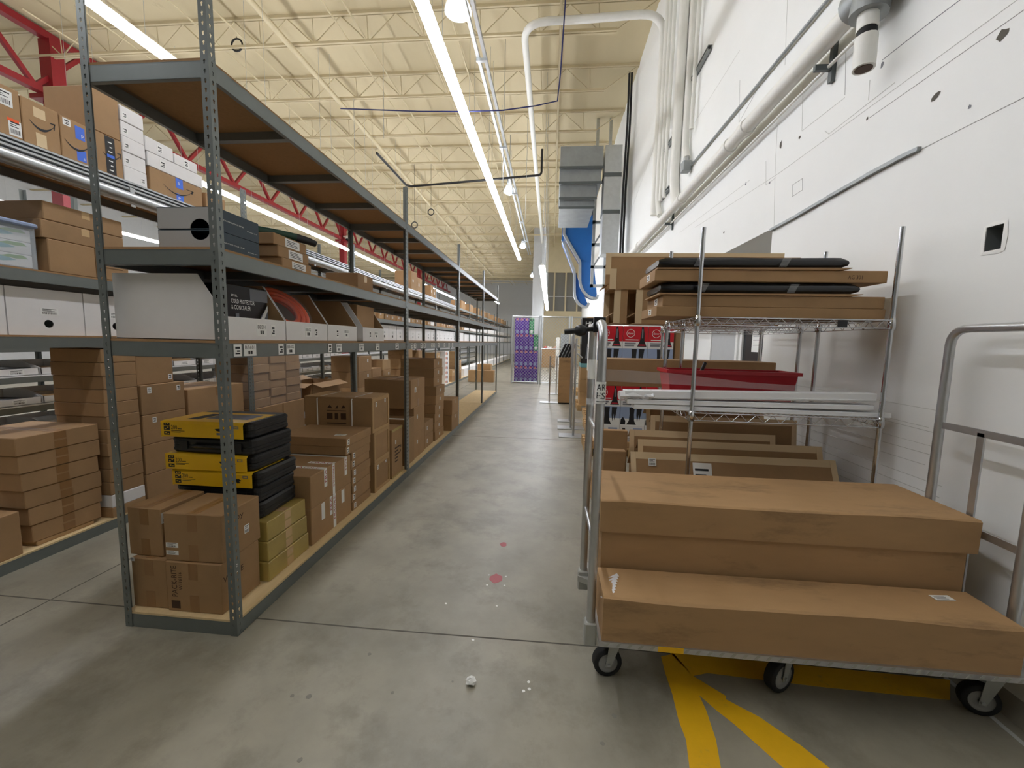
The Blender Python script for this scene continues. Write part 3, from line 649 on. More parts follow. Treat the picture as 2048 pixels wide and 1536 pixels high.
def print_on(ob, face, items, mats, name='print', off=0.0009):
    """items: ('t',text,a0,c0,a1,c1,mi[,rot]) or ('r',a0,c0,a1,c1,mi) or ('p',[(a,c)..],mi) in face fractions"""
    o, b, M = ob; mb = MB(); p0, u, v, eu, ev = face_pt(b, face, 0, 0, off); n = u.cross(v)
    at = lambda a, c, k=0: p0 + u*(a*eu) + v*(c*ev) + n*k
    for i, q in enumerate(items):
        k = 0.00015*i
        if q[0] == 't':
            rot = q[7] if len(q) > 7 else 0
            if rot == 0: put_text(mb, q[1], at(q[2], q[3], k), u*((q[4]-q[2])*eu), v*((q[5]-q[3])*ev), q[6], 0.0)
            elif rot == 1: put_text(mb, q[1], at(q[4], q[3], k), v*((q[5]-q[3])*ev), -u*((q[4]-q[2])*eu), q[6])
            else: put_text(mb, q[1], at(q[2], q[5], k), -v*((q[5]-q[3])*ev), u*((q[4]-q[2])*eu), q[6])
        elif q[0] == 'r': mb.poly([at(q[1], q[2], k), at(q[3], q[2], k), at(q[3], q[4], k), at(q[1], q[4], k)], q[5])
        elif q[0] == 'p': mb.poly([at(a, c, k) for a, c in q[1]], q[2])
    r_ = mb.local(name, mats, o)
    if len(items) > 1: r_['kind'] = 'stuff'      # fine lettering and picture print
    return r_
def open_box(label, x0, x1, y0, y1, z0, z1, m_='card', name='open_carton', group=None, rz=0.0, flaps=('-y', '+x'), th=0.005):
    M = T((x0+x1)/2, (y0+y1)/2, z0) @ Matrix.Rotation(math.radians(rz), 4, 'Z'); sx, sy, sz = x1-x0, y1-y0, z1-z0
    mb = MB(); a, b = sx/2, sy/2
    mb.box(-a, a, -b, b, 0, th); mb.box(-a, -a+th, -b, b, 0, sz); mb.box(a-th, a, -b, b, 0, sz); mb.box(-a, a, -b, -b+th, 0, sz); mb.box(-a, a, b-th, b, 0, sz)
    o = link(name, mb.mesh(name, m_), None, M); tag(o, label, 'box', group)
    for f in flaps:
        mb = MB(); L_ = min(sx, sy)*0.45
        if f == '-y': mb.prism([(0, 0), (-L_*0.9, -0.04), (-L_*0.9, -0.04-th), (0, -th)], (-a, -b, sz), (0, 1, 0), (0, 0, 1), (sx, 0, 0))
        if f == '+y': mb.prism([(0, 0), (L_*0.8, 0.06), (L_*0.8, 0.06-th), (0, -th)], (-a, b, sz), (0, 1, 0), (0, 0, 1), (sx, 0, 0))
        if f == '+x': mb.prism([(0, 0), (L_*0.7, -0.05), (L_*0.7, -0.05-th), (0, -th)], (a, -b, sz), (1, 0, 0), (0, 0, 1), (0, sy, 0))
        if f == '-x': mb.prism([(0, 0), (-L_*0.7, 0.05), (-L_*0.7, 0.05-th), (0, -th)], (-a, -b, sz), (1, 0, 0), (0, 0, 1), (0, sy, 0))
        mb.local('flap', m_, o)
    return o
ORD = ['lowest', 'second', 'third', 'fourth', 'fifth', 'sixth', 'seventh', 'eighth', 'ninth', 'tenth', 'eleventh', 'twelfth', 'thirteenth']
def nth(i, n): return 'topmost' if i == n-1 else ('lowest' if i == 0 else ORD[i]+' from the bottom')

# ================================================================ RACK BESIDE THE AISLE: CONTENTS
z0 = ZA[0]
B = carton('taped brown carton marked with an upright maker print at the rack foot', -1.90, -1.60, 1.79, 2.06, z0, 0.345, tape='yb', st=(('+x', 0.35, 0.72, 0.03, 0.045),))
print_on(B, '-y', [('t', 'PACK-RITE', 0.10, 0.30, 0.20, 0.92, 0, 1), ('t', 'W116116', 0.23, 0.44, 0.29, 0.80, 0, 1), ('r', 0.08, 0.06, 0.24, 0.22, 0)], ['ink_brown'])
print_on(B, '+x', [('t', 'WHITE', 0.05, 0.60, 0.55, 0.72, 0)], ['ink_brown'])
carton('brown carton under the tilted one, behind the slotted corner post', -2.10, -1.905, 1.80, 2.07, z0, 0.344, tape='yb', st=(('-y', 0.05, 0.97, 0.02, 0.02, 3),))
B = carton('brown carton with two bar labels stacked on the marked carton', -1.905, -1.598, 1.80, 2.075, 0.346, 0.595, tape='yb', st=(('-y', 0.13, 0.33, 0.065, 0.025), ('-y', 0.13, 0.17, 0.065, 0.022, 3), ('+x', 0.62, 0.42, 0.035, 0.045)), rz=1)
print_on(B, '+x', [('t', 'Grey', 0.12, 0.70, 0.55, 0.86, 0)], ['ink_brown'])
carton('brown carton set askew with a shipping label near its corner', -2.13, -1.935, 1.825, 2.085, 0.346, 0.60, tape='yb', st=(('+x', 0.16, 0.80, 0.08, 0.055),), rz=-2)
for i in range(3):
    carton(f'shiny olive tape-covered carton, {nth(i, 3)} of three under black cases', -1.99+0.01*i, -1.562-0.008*i, 2.08+0.012*i, 2.47, z0+0.115*i, z0+0.115*(i+1)-0.002, 'card_olive', tape='xb', tm='tape_clear', tw=0.06)
# tool cases: moulded shells, some in yellow sleeves
def case_mesh(w_, d_, h_):
    mb = MB(); prof = [(0.0, 0.25), (0.012, 0.06), (0.03, 0.0)]
    n = 24; ring = []
    def rr(z, inset):
        pts = []
        r = 0.035
        for cx, cy, a0 in ((w_/2-r, d_/2-r, 0), (-w_/2+r, d_/2-r, 90), (-w_/2+r, -d_/2+r, 180), (w_/2-r, -d_/2+r, 270)):
            for k in range(5):
                a = math.radians(a0+22.5*k); pts.append((cx+(r-inset)*math.cos(a), cy+(r-inset)*math.sin(a), z))
        return pts
    levels = [(0, 0.012), (0.012, 0.0), (h_*0.28, 0.0), (h_*0.30, 0.003), (h_*0.47, 0.003), (h_*0.49, 0.006), (h_*0.51, 0.006), (h_*0.53, 0.003), (h_*0.70, 0.003), (h_*0.72, 0), (h_-0.012, 0), (h_, 0.012)]
    R_ = [rr(z, i) for z, i in levels]; vs = [p for r_ in R_ for p in r_]; m = 20
    mb.add(vs, [(i*m+k, i*m+(k+1) % m, (i+1)*m+(k+1) % m, (i+1)*m+k) for i in range(len(R_)-1) for k in range(m)], 0)
    mb.add(R_[0], [tuple(range(m))[::-1]]); mb.add(R_[-1], [tuple(range(m))])
    return mb
cw, cd, ch = 0.52, 0.355, 0.0925; cme = case_mesh(cw, cd, ch).mesh('shell', 'black_plastic')
spec = [('black moulded tool case, lowest of the stack above olive cartons', 0, -1.895, 2.30, 2), ('plain black tool case, second from the bottom of the stack', 0, -1.90, 2.30, -1), ('yellow-sleeved tool case, lowest sleeved one in the stack', 1, -1.885, 2.305, 0), ('yellow-sleeved tool case just under the bare black one', 1, -1.915, 2.30, 1), ('bare black tool case with handle between two yellow sleeves', 0, -1.905, 2.295, -2), ('yellow-sleeved tool case on top of the stack', 1, -1.925, 2.295, 1)]
for i, (lab, sl, cx, cy, rz) in enumerate(spec):
    zb = z0+0.3452+(ch+0.0022)*i; M = T(cx, cy, zb) @ Matrix.Rotation(math.radians(rz), 4, 'Z')
    t = bpy.data.objects.new('tool_case', None); COL.objects.link(t); t.matrix_basis = M; WM[t.name] = M; t.empty_display_size = 0.05; tag(t, lab, 'tool case', 'tool cases')
    link('shell', cme, t)
    if not sl: mb = MB(); mb.tube([(-0.10, -cd/2+0.01, ch/2), (-0.09, -cd/2-0.018, ch/2), (0.09, -cd/2-0.018, ch/2), (0.10, -cd/2+0.01, ch/2)], 0.011, 8); mb.local('handle', 'black_plastic', t)
    for sx in (() if sl else (-0.17, 0.17)): MB().box(sx-0.025, sx+0.025, -cd/2-0.006, -cd/2+0.01, ch*0.25, ch*0.75).local('latch', 'black_plastic', t)
    if sl:
        mb = MB(); e = 0.0015; y_a = -cd/2-0.022; xa_, xb_ = -cw/2-0.004, cw/2-0.035
        mb.prism([(0, 0.004), (0, ch-0.012), (0.012, ch+e), (0.012+e, ch+e), (e, ch-0.012), (e, 0.004)], (xa_, y_a, 0), (0, 1, 0), (0, 0, 1), (xb_-xa_, 0, 0)); mb.box(xa_, xb_, y_a+0.012, cd/2-0.09, ch, ch+e); mb.box(xa_-e, xa_, y_a, cd/2-0.09, 0, ch); mb.local('sleeve', 'yellow_print', t)
        mb = MB(); f = y_a-0.0006; wd = xb_-xa_
        def rr_(a0, a1, c0, c1, mi): mb.poly([(xa_+a0*wd, f-0.0001*mi, c0*ch), (xa_+a1*wd, f-0.0001*mi, c0*ch), (xa_+a1*wd, f-0.0001*mi, c1*ch), (xa_+a0*wd, f-0.0001*mi, c1*ch)], mi)
        for a, c in ((0.035, 0.72), (0.035, 0.45), (0.035, 0.15)): rr_(a, a+0.075, c, c+(0.18 if c > .7 else 0.22), 0)
        for a, c, b_ in ((0.045, 0.50, 0.02), (0.075, 0.58, 0.02), (0.05, 0.24, 0.02), (0.08, 0.20, 0.018), (0.05, 0.78, 0.015), (0.08, 0.80, 0.015)): rr_(a, a+b_, c, c+0.06, 2)
        put_text(mb, '200', (xa_+0.125*wd, f, 0.50*ch), (0.075*wd, 0, 0), (0, 0, 0.26*ch), 0)
        rr_(0.205, 0.255, 0.52, 0.56, 0); rr_(0.125, 0.29, 0.40, 0.43, 0); rr_(0.125, 0.24, 0.32, 0.35, 0)
        rr_(0.885, 0.95, 0.66, 0.82, 1); rr_(0.895, 0.94, 0.70, 0.77, 2)
        pts = [(0.66, 0.62), (0.74, 0.66), (0.80, 0.58), (0.84, 0.60), (0.87, 0.50), (0.84, 0.44), (0.86, 0.36), (0.82, 0.32), (0.80, 0.42), (0.74, 0.44), (0.68, 0.50)]
        mb.poly([(xa_+a*wd, f, c*ch) for a, c in pts], 0); rr_(0.68, 0.80, 0.24, 0.38, 1)
        g = ch+e+0.0005
        mb.poly([(-0.08, -0.10, g), (0.18, -0.10, g), (0.18, 0.04, g), (-0.08, 0.04, g)], 1); mb.poly([(-0.17, -0.13, g), (-0.10, -0.13, g), (-0.08, 0.04, g), (-0.15, 0.04, g)], 0)
        mb.local('sleeve_print', ['ink', 'ink_grey', 'yellow_print'], t)
# FRAGILE pair
for i, (za, zb) in enumerate(((z0, 0.334), (0.335, 0.560))):
    B = carton(('upper' if i else 'lower')+' of two brown cartons wrapped in red-lettered fragile tape', -2.08, -1.558, 2.50, 3.05, za, zb, tape=None)
    tapes = [(0.50, 0.56, 0.0, 1.0, 'FRAGILE'), (0.30, 0.37, 0.42 if i else 0.5, 1.0, 'FRA'), (0.82, 0.89, 0.38 if i else 0.55, 1.0, 'AGILE')] if i else [(0.50, 0.57, 0.0, 1.0, 'FRAGILE'), (0.42, 0.48, 0.45, 1.0, 'FRA'), (0.22, 0.30, 0.50, 0.98, ''), (0.72, 0.80, 0.55, 0.95, '')]
    for a0, a1, c0, c1, tx in tapes:
        it = []; it.append(('r', a0, c0, a1, c1, 0))
        if tx: it.append(('t', tx, a0+0.012, c0+(c1-c0)*0.25, a1-0.012, c1-(c1-c0)*0.06, 1, 1 if i == 0 or tx == 'FRA' else 2))
        print_on(B, '+x', it, ['paper', 'ink_red'], 'fragile_tape')
    if i: [print_on(B, '+z', q, ['paper', 'ink_red'], 'fragile_tape') for q in ([('r', 0.0, 0.30, 1, 0.38, 0), ('t', 'AGILE', 0.60, 0.315, 0.92, 0.365, 1)], [('r', 0.0, 0.84, 1, 0.90, 0)], [('r', 0.62, 0.52, 1, 0.60, 0), ('t', 'FRAG', 0.66, 0.535, 0.97, 0.585, 1)])]
# flat stack
n = 9
for i in range(n):
    za = z0+0.0693*i; top = i >= 7
    carton(f'flat brown carton, {nth(i, n)} of nine stacked beside the fragile cartons', -2.10 if not top else -2.13, -1.565+random.uniform(-.006, .006) - (0.0 if i < 7 else -0.005), (3.085 if not top else 2.985)+random.uniform(-.006, .006), 3.415 if not top else 3.43, za, za+0.0683, st=(('+x', 0.12 if not top else 0.08, 0.5, 0.035, 0.045, 2),) + ((('+z', 0.82, 0.25, 0.09, 0.05, 3),) if i == n-1 else ()), c=0.003)
# framed crates
for i, (za, zb) in enumerate(((z0, 0.355), (0.355, 0.64), (0.64, 0.95))):
    B = carton(['lowest', 'middle', 'topmost, strapped'][i]+' framed-edge brown carton in the stack of three', -2.12 - (0.06 if i == 2 else 0), -1.555, 3.475-(0.03 if i == 2 else 0), 3.82, za, zb, 'card', st=(('+x', 0.25, 0.80, 0.03, 0.04, 2), ('+x', 0.78, 0.84, 0.03, 0.035, 2)) if i != 1 else ())
    o, b, M = B; mb = MB(); x1, y0_, y1_, h_ = b[1], b[2], b[3], b[5]; e = 0.006; w_ = 0.03
    mb.box(x1-0.001, x1+e, y0_, y0_+w_, 0.002, h_); mb.box(x1-0.001, x1+e, y1_-w_, y1_, 0.002, h_); mb.box(x1-0.001, x1+e, y0_+w_, y1_-w_, 0.002, w_); mb.box(x1-0.001, x1+e, y0_+w_, y1_-w_, h_-w_, h_); mb.local('edge_frame', 'card_light', o)
    if i == 2:
        for xx in (-0.19, 0.13):
            mb = MB(); mb.tube([(xx, b[2]-0.004, 0.02), (xx, b[2]-0.004, h_-0.01), (xx+0.015, b[2]+0.03, h_+0.004), (xx+0.03, b[3]-0.02, h_+0.004)], 0.006, 6); mb.local('strap', 'paper', o)
        print_on(B, '-y', [('r', 0.33, 0.62, 0.62, 0.64, 0), ('r', 0.33, 0.38, 0.42, 0.56, 0), ('r', 0.45, 0.38, 0.50, 0.56, 0), ('r', 0.54, 0.38, 0.62, 0.56, 0), ('r', 0.33, 0.25, 0.62, 0.28, 0), ('p', [(0.34, 0.70), (0.38, 0.80), (0.42, 0.70)], 0), ('p', [(0.46, 0.70), (0.50, 0.80), (0.50, 0.70)], 0), ('p', [(0.55, 0.70), (0.58, 0.80), (0.62, 0.72)], 0)], ['ink_brown'])
        MB().box(b[0], b[1], b[2], b[3], h_+0.0005, h_+0.008).local('lid', 'card_light', o)
B = carton('brown carton edged with yellow-green tape beside the second slotted post', -2.05, -1.54, 3.86, 4.15, z0, 0.58, 'card', st=(('+x', 0.35, 0.72, 0.03, 0.04, 2),))
print_on(B, '+x', [('r', 0.0, 0.0, 1.0, 0.03, 1), ('r', 0.0, 0.95, 1.0, 1.0, 1)] + [('r', 0.25, 0.30+0.07*k, random.uniform(0.5, 0.75), 0.33+0.07*k, 0) for k in range(5)] + [('r', 0.75, 0.45, 0.82, 0.50, 0), ('r', 0.78, 0.55, 0.86, 0.60, 0)], ['ink_brown', 'card_olive'])
# second bay
B = carton('brown carton with white printed tape down its edge past the second post', -2.0, -1.545, 4.30, 4.55, z0, 0.60)
print_on(B, '+x', [('r', 0.02, 0.0, 0.30, 1.0, 0), ('r', 0.10, 0.80, 0.22, 0.92, 1), ('r', 0.08, 0.60, 0.24, 0.66, 2), ('r', 0.08, 0.48, 0.24, 0.53, 2), ('r', 0.12, 0.30, 0.20, 0.36, 2)], ['paper', 'ink', 'ink_red'], 'printed_tape')
print_on(B, '+z', [('r', 0.3, 0.05, 1.0, 0.30, 0)], ['paper'], 'tape_top')
for i, (za, zb) in enumerate(((z0, 0.385), (0.385, 0.69))): carton(['tall plain carton at the foot of the square-stacked trio', 'middle carton of the square-stacked trio'][i], -2.08, -1.555, 4.57, 4.97, za, zb, st=(('+x', 0.3, 0.6, 0.035, 0.045, 2),))
carton('taped carton with a square label on top of the square-stacked trio', -2.10, -1.555, 4.47, 4.98, 0.69, 1.02, tape='xb', st=(('+x', 0.3, 0.62, 0.06, 0.06, 2),))
for i in range(2): carton(['low squat carton between the trio and the tall neat stack', 'squat labelled carton, upper of the pair by the tall neat stack'][i], -1.98, -1.57, 5.02, 5.40, z0+0.17*i, z0+0.17*(i+1)-0.002, st=(('+x', 0.3, 0.5, 0.035, 0.05, 2),))
n = 9
for i in range(n): carton(f'equal brown carton, {nth(i, n)} in the tall neat stack', -2.06, -1.56+random.uniform(-.012, .012)-(0.02 if i > 5 else 0), 5.46+0.004*i, 5.93, z0+0.126*i, z0+0.126*(i+1)-0.002, st=(('+x', 0.5, 0.5, 0.05, 0.04, 2),), c=0.003)
for i in range(2): carton(['lower carton jutting past the beam by the empty pine shelf', 'upper carton jutting past the beam by the empty pine shelf'][i], -1.93, -1.485, 6.12+0.02*i, 6.58, z0+0.24*i, z0+0.24*(i+1)-0.002, st=(('+x', 0.6, 0.8, 0.03, 0.05, 2),))
carton('small carton tucked behind the jutting pair', -2.09, -1.945, 6.0, 6.4, z0, 0.30)
# open-front bins on the eye-level shelf
zb_ = ZA[1]
def bin_box(label, y0_, y1_, tags, group='open-front white bins'):
    x1, x0 = -1.53, -2.10; th = 0.004; H, LIP = 0.31, 0.115
    o = thing('open_front_bin', label, 'bin', ((x0+x1)/2, (y0_+y1_)/2, zb_), group)
    mb = MB(); mb.box(x0, x1, y0_, y1_, zb_, zb_+th); mb.build('base', 'card', o)
    side = [(0, 0), (x1-x0, 0), (x1-x0, LIP), (x1-x0-0.13, H), (0, H)]
    for yy, nm in ((y0_, 'near'), (y1_-th, 'far')):
        mb = MB(); mb.prism(side, (x0, yy, zb_), (1, 0, 0), (0, 0, 1), (0, th, 0)); 
        mb.m = [0]*len(mb.m)
        inner = 1 if yy == y0_ else 0
        mb.m[inner] = 1
        mb.build('side_panel', ['white_card', 'card'], o)
    mb = MB(); mb.box(x1-th, x1, y0_+th, y1_-th, zb_+th, zb_+LIP); f = mb.build('front_lip', 'white_card', o)
    mb = MB(); mb.box(x0, x0+th, y0_+th, y1_-th, zb_+th, zb_+H); mb.build('back_panel', 'card', o)
    for (yy, tx, w_, h_, kd) in tags: sticker(f, (x1+0.0003, yy, zb_+LIP*0.5), (0, 1, 0), (0, 0, 1), w_, h_, tx, kd, 'bin_label')
    return o
bin_box('white open-front bin holding the black boxed cord protector', 1.815, 2.255, ((2.06, 'BB501', 0.075, 0.065, 1), (2.15, None, 0.035, 0.06, 2)))
bin_box('white open-front bin with the orange cord pack leaning out', 2.265, 2.705, ((2.48, 'BB502', 0.07, 0.065, 1), (2.57, None, 0.035, 0.06, 2)))
bin_box('white open-front bin standing empty beside the orange pack', 2.715, 3.135, ((2.97, 'BB503', 0.07, 0.06, 1), (2.84, None, 0.035, 0.06, 2)))
bin_box('white open-front bin with a brown carton inside', 3.245, 3.665, ((3.50, 'BB504', 0.07, 0.06, 1), (3.38, None, 0.035, 0.06, 2)))
B = carton('black boxed cord protector printed with white capitals', -1.93, -1.62, 1.93, 2.235, zb_+0.006, zb_+0.285, 'black_film', name='product_box', cat='box')
print_on(B, '+x', [('t', 'CORD PROTECTOR', 0.12, 0.66, 0.66, 0.74, 0), ('t', '& CONCEALER', 0.12, 0.55, 0.56, 0.63, 0), ('t', 'STEEL', 0.12, 0.78, 0.26, 0.82, 0), ('p', [(0.52, 0.0), (1.0, 0.0), (1.0, 0.62), (0.86, 0.52), (0.68, 0.25)], 1), ('p', [(0.62, 0.0), (0.74, 0.0), (0.84, 0.30), (1.0, 0.58), (1.0, 0.70), (0.78, 0.36)], 0), ('r', 0.55, 0.74, 1.0, 0.97, 1), ('r', 0.2, 0.32, 0.28, 0.48, 1)], ['paper', 'ink_grey'])
# orange reel pack
t = thing('cord_pack', 'flat orange extension cord pack in shiny film leaning in bin', 'cord', (-1.70, 2.47, zb_))
c0, ax, ay = Vector((-1.712, 2.475, zb_+0.17)), Vector((0.62, 0.30, -0.62)).normalized(), Vector((0.3, 0.95, 0.12)).normalized(); nn = ax.cross(ay).normalized(); ay = nn.cross(ax)
def ring(ra, rb, k, n=32): return [c0 + ax*(ra*math.cos(2*math.pi*i/n)) + ay*(rb*math.sin(2*math.pi*i/n)) + nn*k for i in range(n)]
for j, (ra, rb, k, r) in enumerate(((0.175, 0.15, 0.01, 0.017), (0.145, 0.12, 0.012, 0.017), (0.115, 0.092, 0.012, 0.017), (0.165, 0.14, 0.034, 0.015), (0.135, 0.11, 0.036, 0.015), (0.105, 0.082, 0.034, 0.015))):
    pts = ring(ra, rb, k); mb = MB(); mb.tube(pts+[pts[0]], r, 8, caps=False); mb.build('cord_loop', 'orange', t)
mb = MB(); mb.poly(ring(0.19, 0.155, 0.055)); mb.build('film_wrap', 'film', t)
carton('brown carton standing in the last open-front bin', -1.95, -1.60, 3.29, 3.62, zb_+0.006, zb_+0.30, st=(('+x', 0.3, 0.2, 0.05, 0.04, 3),))
# upper shelf
z2 = ZA[2]
for i in range(2):
    B = carton(('upper' if i else 'lower')+' of two slate-blue product boxes with a round cut-out end', -1.90, -1.60, 1.87, 2.16, z2+0.106*i, z2+0.106*(i+1)-0.003, 'navy', name='product_box')
    o, b, M = B
    mb = MB(); e = 0.004; X0_, X1_, Y0_, Y1_, H_ = b[0], b[1], b[2], b[3], b[5]      # hollow sleeve, open behind the end panel
    mb.box(X0_, X1_, Y0_, Y1_, 0, e); mb.box(X0_, X1_, Y0_, Y1_, H_-e, H_); mb.box(X0_, X0_+e, Y0_, Y1_, e, H_-e); mb.box(X1_-e, X1_, Y0_, Y1_, e, H_-e); mb.box(X0_+e, X1_-e, Y1_-e, Y1_, e, H_-e); o.data = mb.mesh('product_box', 'navy')
    xa_, xb_, za_, zb2 = X0_+0.003, X1_-0.003, 0.003, H_-0.003
    arc = [(0.07+0.05*math.cos(math.pi*k/12), 0.045*math.sin(math.pi*k/12)) for k in range(13)]
    pl = [(xa_, za_), (xb_, za_), (xb_, zb2)] + [(p_, zb2-q_) for p_, q_ in arc] + [(xa_, zb2)] if i == 0 else [(xa_, zb2), (xa_, za_)] + [(p_, za_+q_) for p_, q_ in arc[::-1]] + [(xb_, za_), (xb_, zb2)]
    mb = MB(); mb.prism(pl, (0, b[2]-0.002, 0), (1, 0, 0), (0, 0, 1), (0, 0.003, 0)); mb.local('end_panel', 'lid_grey', o)
    print_on(B, '+x', [('t', 'CONTINUOUS LINE', 0.12, 0.50, 0.62, 0.56, 0), ('t', 'SERIES SET', 0.70, 0.38, 0.95, 0.42, 0)], ['paper'])
for i in range(3):
    B = carton(f'brown carton with a white data label, {nth(i, 3)} of three under green hose', -1.93+0.02*i, -1.57-0.015*i, 2.31-0.015*i, 2.60, z2+0.067*i, z2+0.067*(i+1)-0.002, st=(('+x', 0.55, 0.5, 0.14, 0.05, 3),))
t = thing('hose_piece', 'dark green hose piece with black end on the labelled trio', 'hose', (-1.7, 2.45, z2+0.20))
mb = MB(); mb.tube([(-1.86, 2.28, z2+0.228), (-1.78, 2.38, z2+0.240), (-1.69, 2.48, z2+0.238), (-1.62, 2.55, z2+0.230)], 0.024, 10); mb.build('hose', 'hose_green', t)
mb = MB(); mb.tube([(-1.63, 2.54, z2+0.231), (-1.58, 2.60, z2+0.222), (-1.55, 2.63, z2+0.21)], 0.026, 10, r2=0.02); mb.build('hose_end', 'black_plastic', t)
carton('single brown taped carton alone on the upper shelf', -1.86, -1.585, 3.28, 3.57, z2, z2+0.135, tape='x', tm='tape_clear')
# location tags on the beam
bm = RA['beam']
for u, v, w_, tx in ((475, 698, 0.05, None), (500, 697, 0.085, 'BB601'), (562, 697, 0.045, None), (581, 696, 0.075, 'BB602'), (660, 696, 0.045, None), (678, 695, 0.07, 'BB603'), (723, 694, 0.08, 'BB604'), (755, 693, 0.08, 'BB605'), (794, 692, 0.08, None)):
    p = PX(u, v, XA); sticker(bm[1, 0], (XA+0.0003, p.y, 1.375+0.036), (0, 1, 0), (0, 0, 1), w_, 0.058, tx, 1 if tx else 2, 'location_tag')
for k, (u, v) in enumerate(((824, 692), (830, 692), (843, 691), (849, 691), (864, 690), (868, 690), (877, 690), (889, 689), (898, 689), (905, 689))):
    p = PX(u, v, XA); sticker(bm[1, 1], (XA+0.0003, p.y, 1.375+0.036), (0, 1, 0), (0, 0, 1), 0.075, 0.056, None, 2, 'location_tag')

# ================================================================ STOCKED RACK: CONTENTS
zc = ZC[3]; xf = XC-0.005; xr = XC-0.046
def skip_post(y, w_):
    for k in range(-1, 15):
        yp = YA+2.44*k
        if y < yp+0.045 and y+w_ > yp-0.045: return yp+0.046
    return y
def smile(ob, face, a0, c0, a1, c1, mi_mats=['ink'], name='arrow_mark'):
    o, b, M = ob; mb = MB(); p0, u, v, eu, ev = face_pt(b, face, 0, 0, 0.001)
    up, lo = [], []
    for k in range(13):
        s_ = k/12; a = a0+(a1-a0)*s_; base = c1 - (c1-c0)*(1-(2*s_-0.9)**2*0.8 if True else 0); th = 0.012+0.035*math.sin(math.pi*min(1, s_*1.05))
        up.append((a, base+th*0.5)); lo.append((a, base-th*0.5-0.01*math.sin(math.pi*s_)))
    mb.poly([p0+u*(a*eu)+v*(c*ev) for a, c in lo+up[::-1]])
    ax_, cx_ = up[-1]
    for q in ([(ax_-0.12, cx_+0.05), (ax_+0.03, cx_+0.06), (ax_+0.03, cx_+0.03), (ax_-0.11, cx_+0.025)], [(ax_+0.0, cx_+0.06), (ax_+0.03, cx_+0.06), (ax_+0.0, cx_-0.10), (ax_-0.03, cx_-0.08)]): mb.poly([p0+u*(a*eu)+v*(c*ev) for a, c in q])
    return mb.local(name, mi_mats, o)
B = carton('brown carton with shipping label on its end at the top shelf', xf-0.34, xf, 2.02, 2.365, zc, zc+0.285, st=(('+x', 0.75, 0.75, 0.10, 0.09), ('+x', 0.9, 0.2, 0.06, 0.09)))
print_on(B, '+x', [('r', 0.80, 0.32, 0.96, 0.38, 0)], ['orange'], 'orange_tab')
B = carton('brown carton with a dark curved arrow and pale tape squares', xf-0.34, xf, 2.37, 2.565, zc, zc+0.27)
smile(B, '+x', 0.18, 0.42, 0.85, 0.62); [print_on(B, '+x', [q], ['card_edge'], 'pale_tape') for q in (('r', 0.30, 0.66, 0.62, 0.88, 0), ('r', 0.32, 0.02, 0.60, 0.32, 0))]
B = carton('brown carton with two blue tape squares on the top shelf', xf-0.34, xf, 2.57, 2.75, zc, zc+0.265, st=(('+x', 0.22, 0.88, 0.045, 0.045, 2),))
smile(B, '+x', 0.10, 0.30, 0.98, 0.55); [print_on(B, '+x', q, ['blue_tape', 'paper'], 'blue_tape') for q in ([('r', 0.48, 0.58, 0.80, 0.90, 0), ('t', 'P.', 0.68, 0.62, 0.78, 0.72, 1)], [('r', 0.48, 0.05, 0.80, 0.33, 0), ('t', 'A', 0.70, 0.09, 0.76, 0.16, 1)])]
B = carton('tall brown carton with black printed tape and curved arrow', xf-0.36, xf, 2.765, 2.965, zc, zc+0.27, tape=None)
smile(B, '+x', 0.30, 0.42, 0.92, 0.60); print_on(B, '+x', [('r', 0.40, 0.02, 0.74, 0.98, 0)] + [('r', 0.5+0.05*(k % 2), 0.10+0.12*k, 0.64, 0.13+0.12*k, 1) for k in range(7)] + [('r', 0.44, 0.44, 0.70, 0.52, 2)], ['ink', 'paper', 'blue_tape'], 'printed_tape')
carton('plain brown carton stacked above the black-taped one', xf-0.36, xf, 2.765, 2.96, zc+0.272, zc+0.56)
for i in range(5): carton(f'white carton, {nth(i, 5)} in the white column by the top shelf post', xf-0.30, xf-0.004*(i % 2), 2.972, 3.15, zc+0.109*i, zc+0.109*(i+1)-0.002, 'white_card', st=(('+x', 0.8 if i == 0 else 0.18, 0.4, 0.04, 0.04, 2),), group='white cartons on the top shelf')
B = carton('brown carton with blue tape strip and big curved arrow', xf-0.34, xf, 3.175, 3.68, zc, zc+0.185)
smile(B, '+x', 0.22, 0.25, 0.78, 0.62); [print_on(B, '+x', q, ['blue_tape', 'paper'], 'blue_tape') for q in ([('r', 0.46, 0.55, 0.60, 1.0, 0), ('t', 'A', 0.50, 0.70, 0.54, 0.85, 1)], [('r', 0.46, 0.0, 0.60, 0.30, 0), ('t', 'P.', 0.50, 0.05, 0.56, 0.15, 1)])]
for i, (a, b_) in enumerate(((3.165, 3.69), (3.155, 3.40), (3.41, 3.64))):
    zz = zc+0.188 + (0.112 if i else 0); carton(['wide white carton lying on the arrow-marked carton', 'white carton with address label on the wide white one', 'small white carton beside the labelled white one'][i], xf-0.30, xf, a, b_, zz, zz+(0.11 if i < 2 else 0.085), 'white_card', st=(('+x', 0.5 if i else 0.25, 0.5, 0.05, 0.06, 2),))
carton('short brown carton ending the near top-shelf group', xf-0.34, xf, 3.72, 3.95, zc, zc+0.17)
# further up the top shelf
for i, (ya, yb, h) in enumerate(((9.45, 9.85, 0.42), (9.87, 10.3, 0.34), (11.0, 11.25, 0.30), (11.3, 11.5, 0.25))): carton(['tallest brown carton far along the top shelf', 'brown carton next to the tallest far one', 'small tan carton further along the top shelf', 'smallest tan carton last on the far top shelf'][i], xf-0.4, xf, ya, yb, zc, zc+h, st=(('+x', 0.3, 0.5, 0.06, 0.06, 2),))
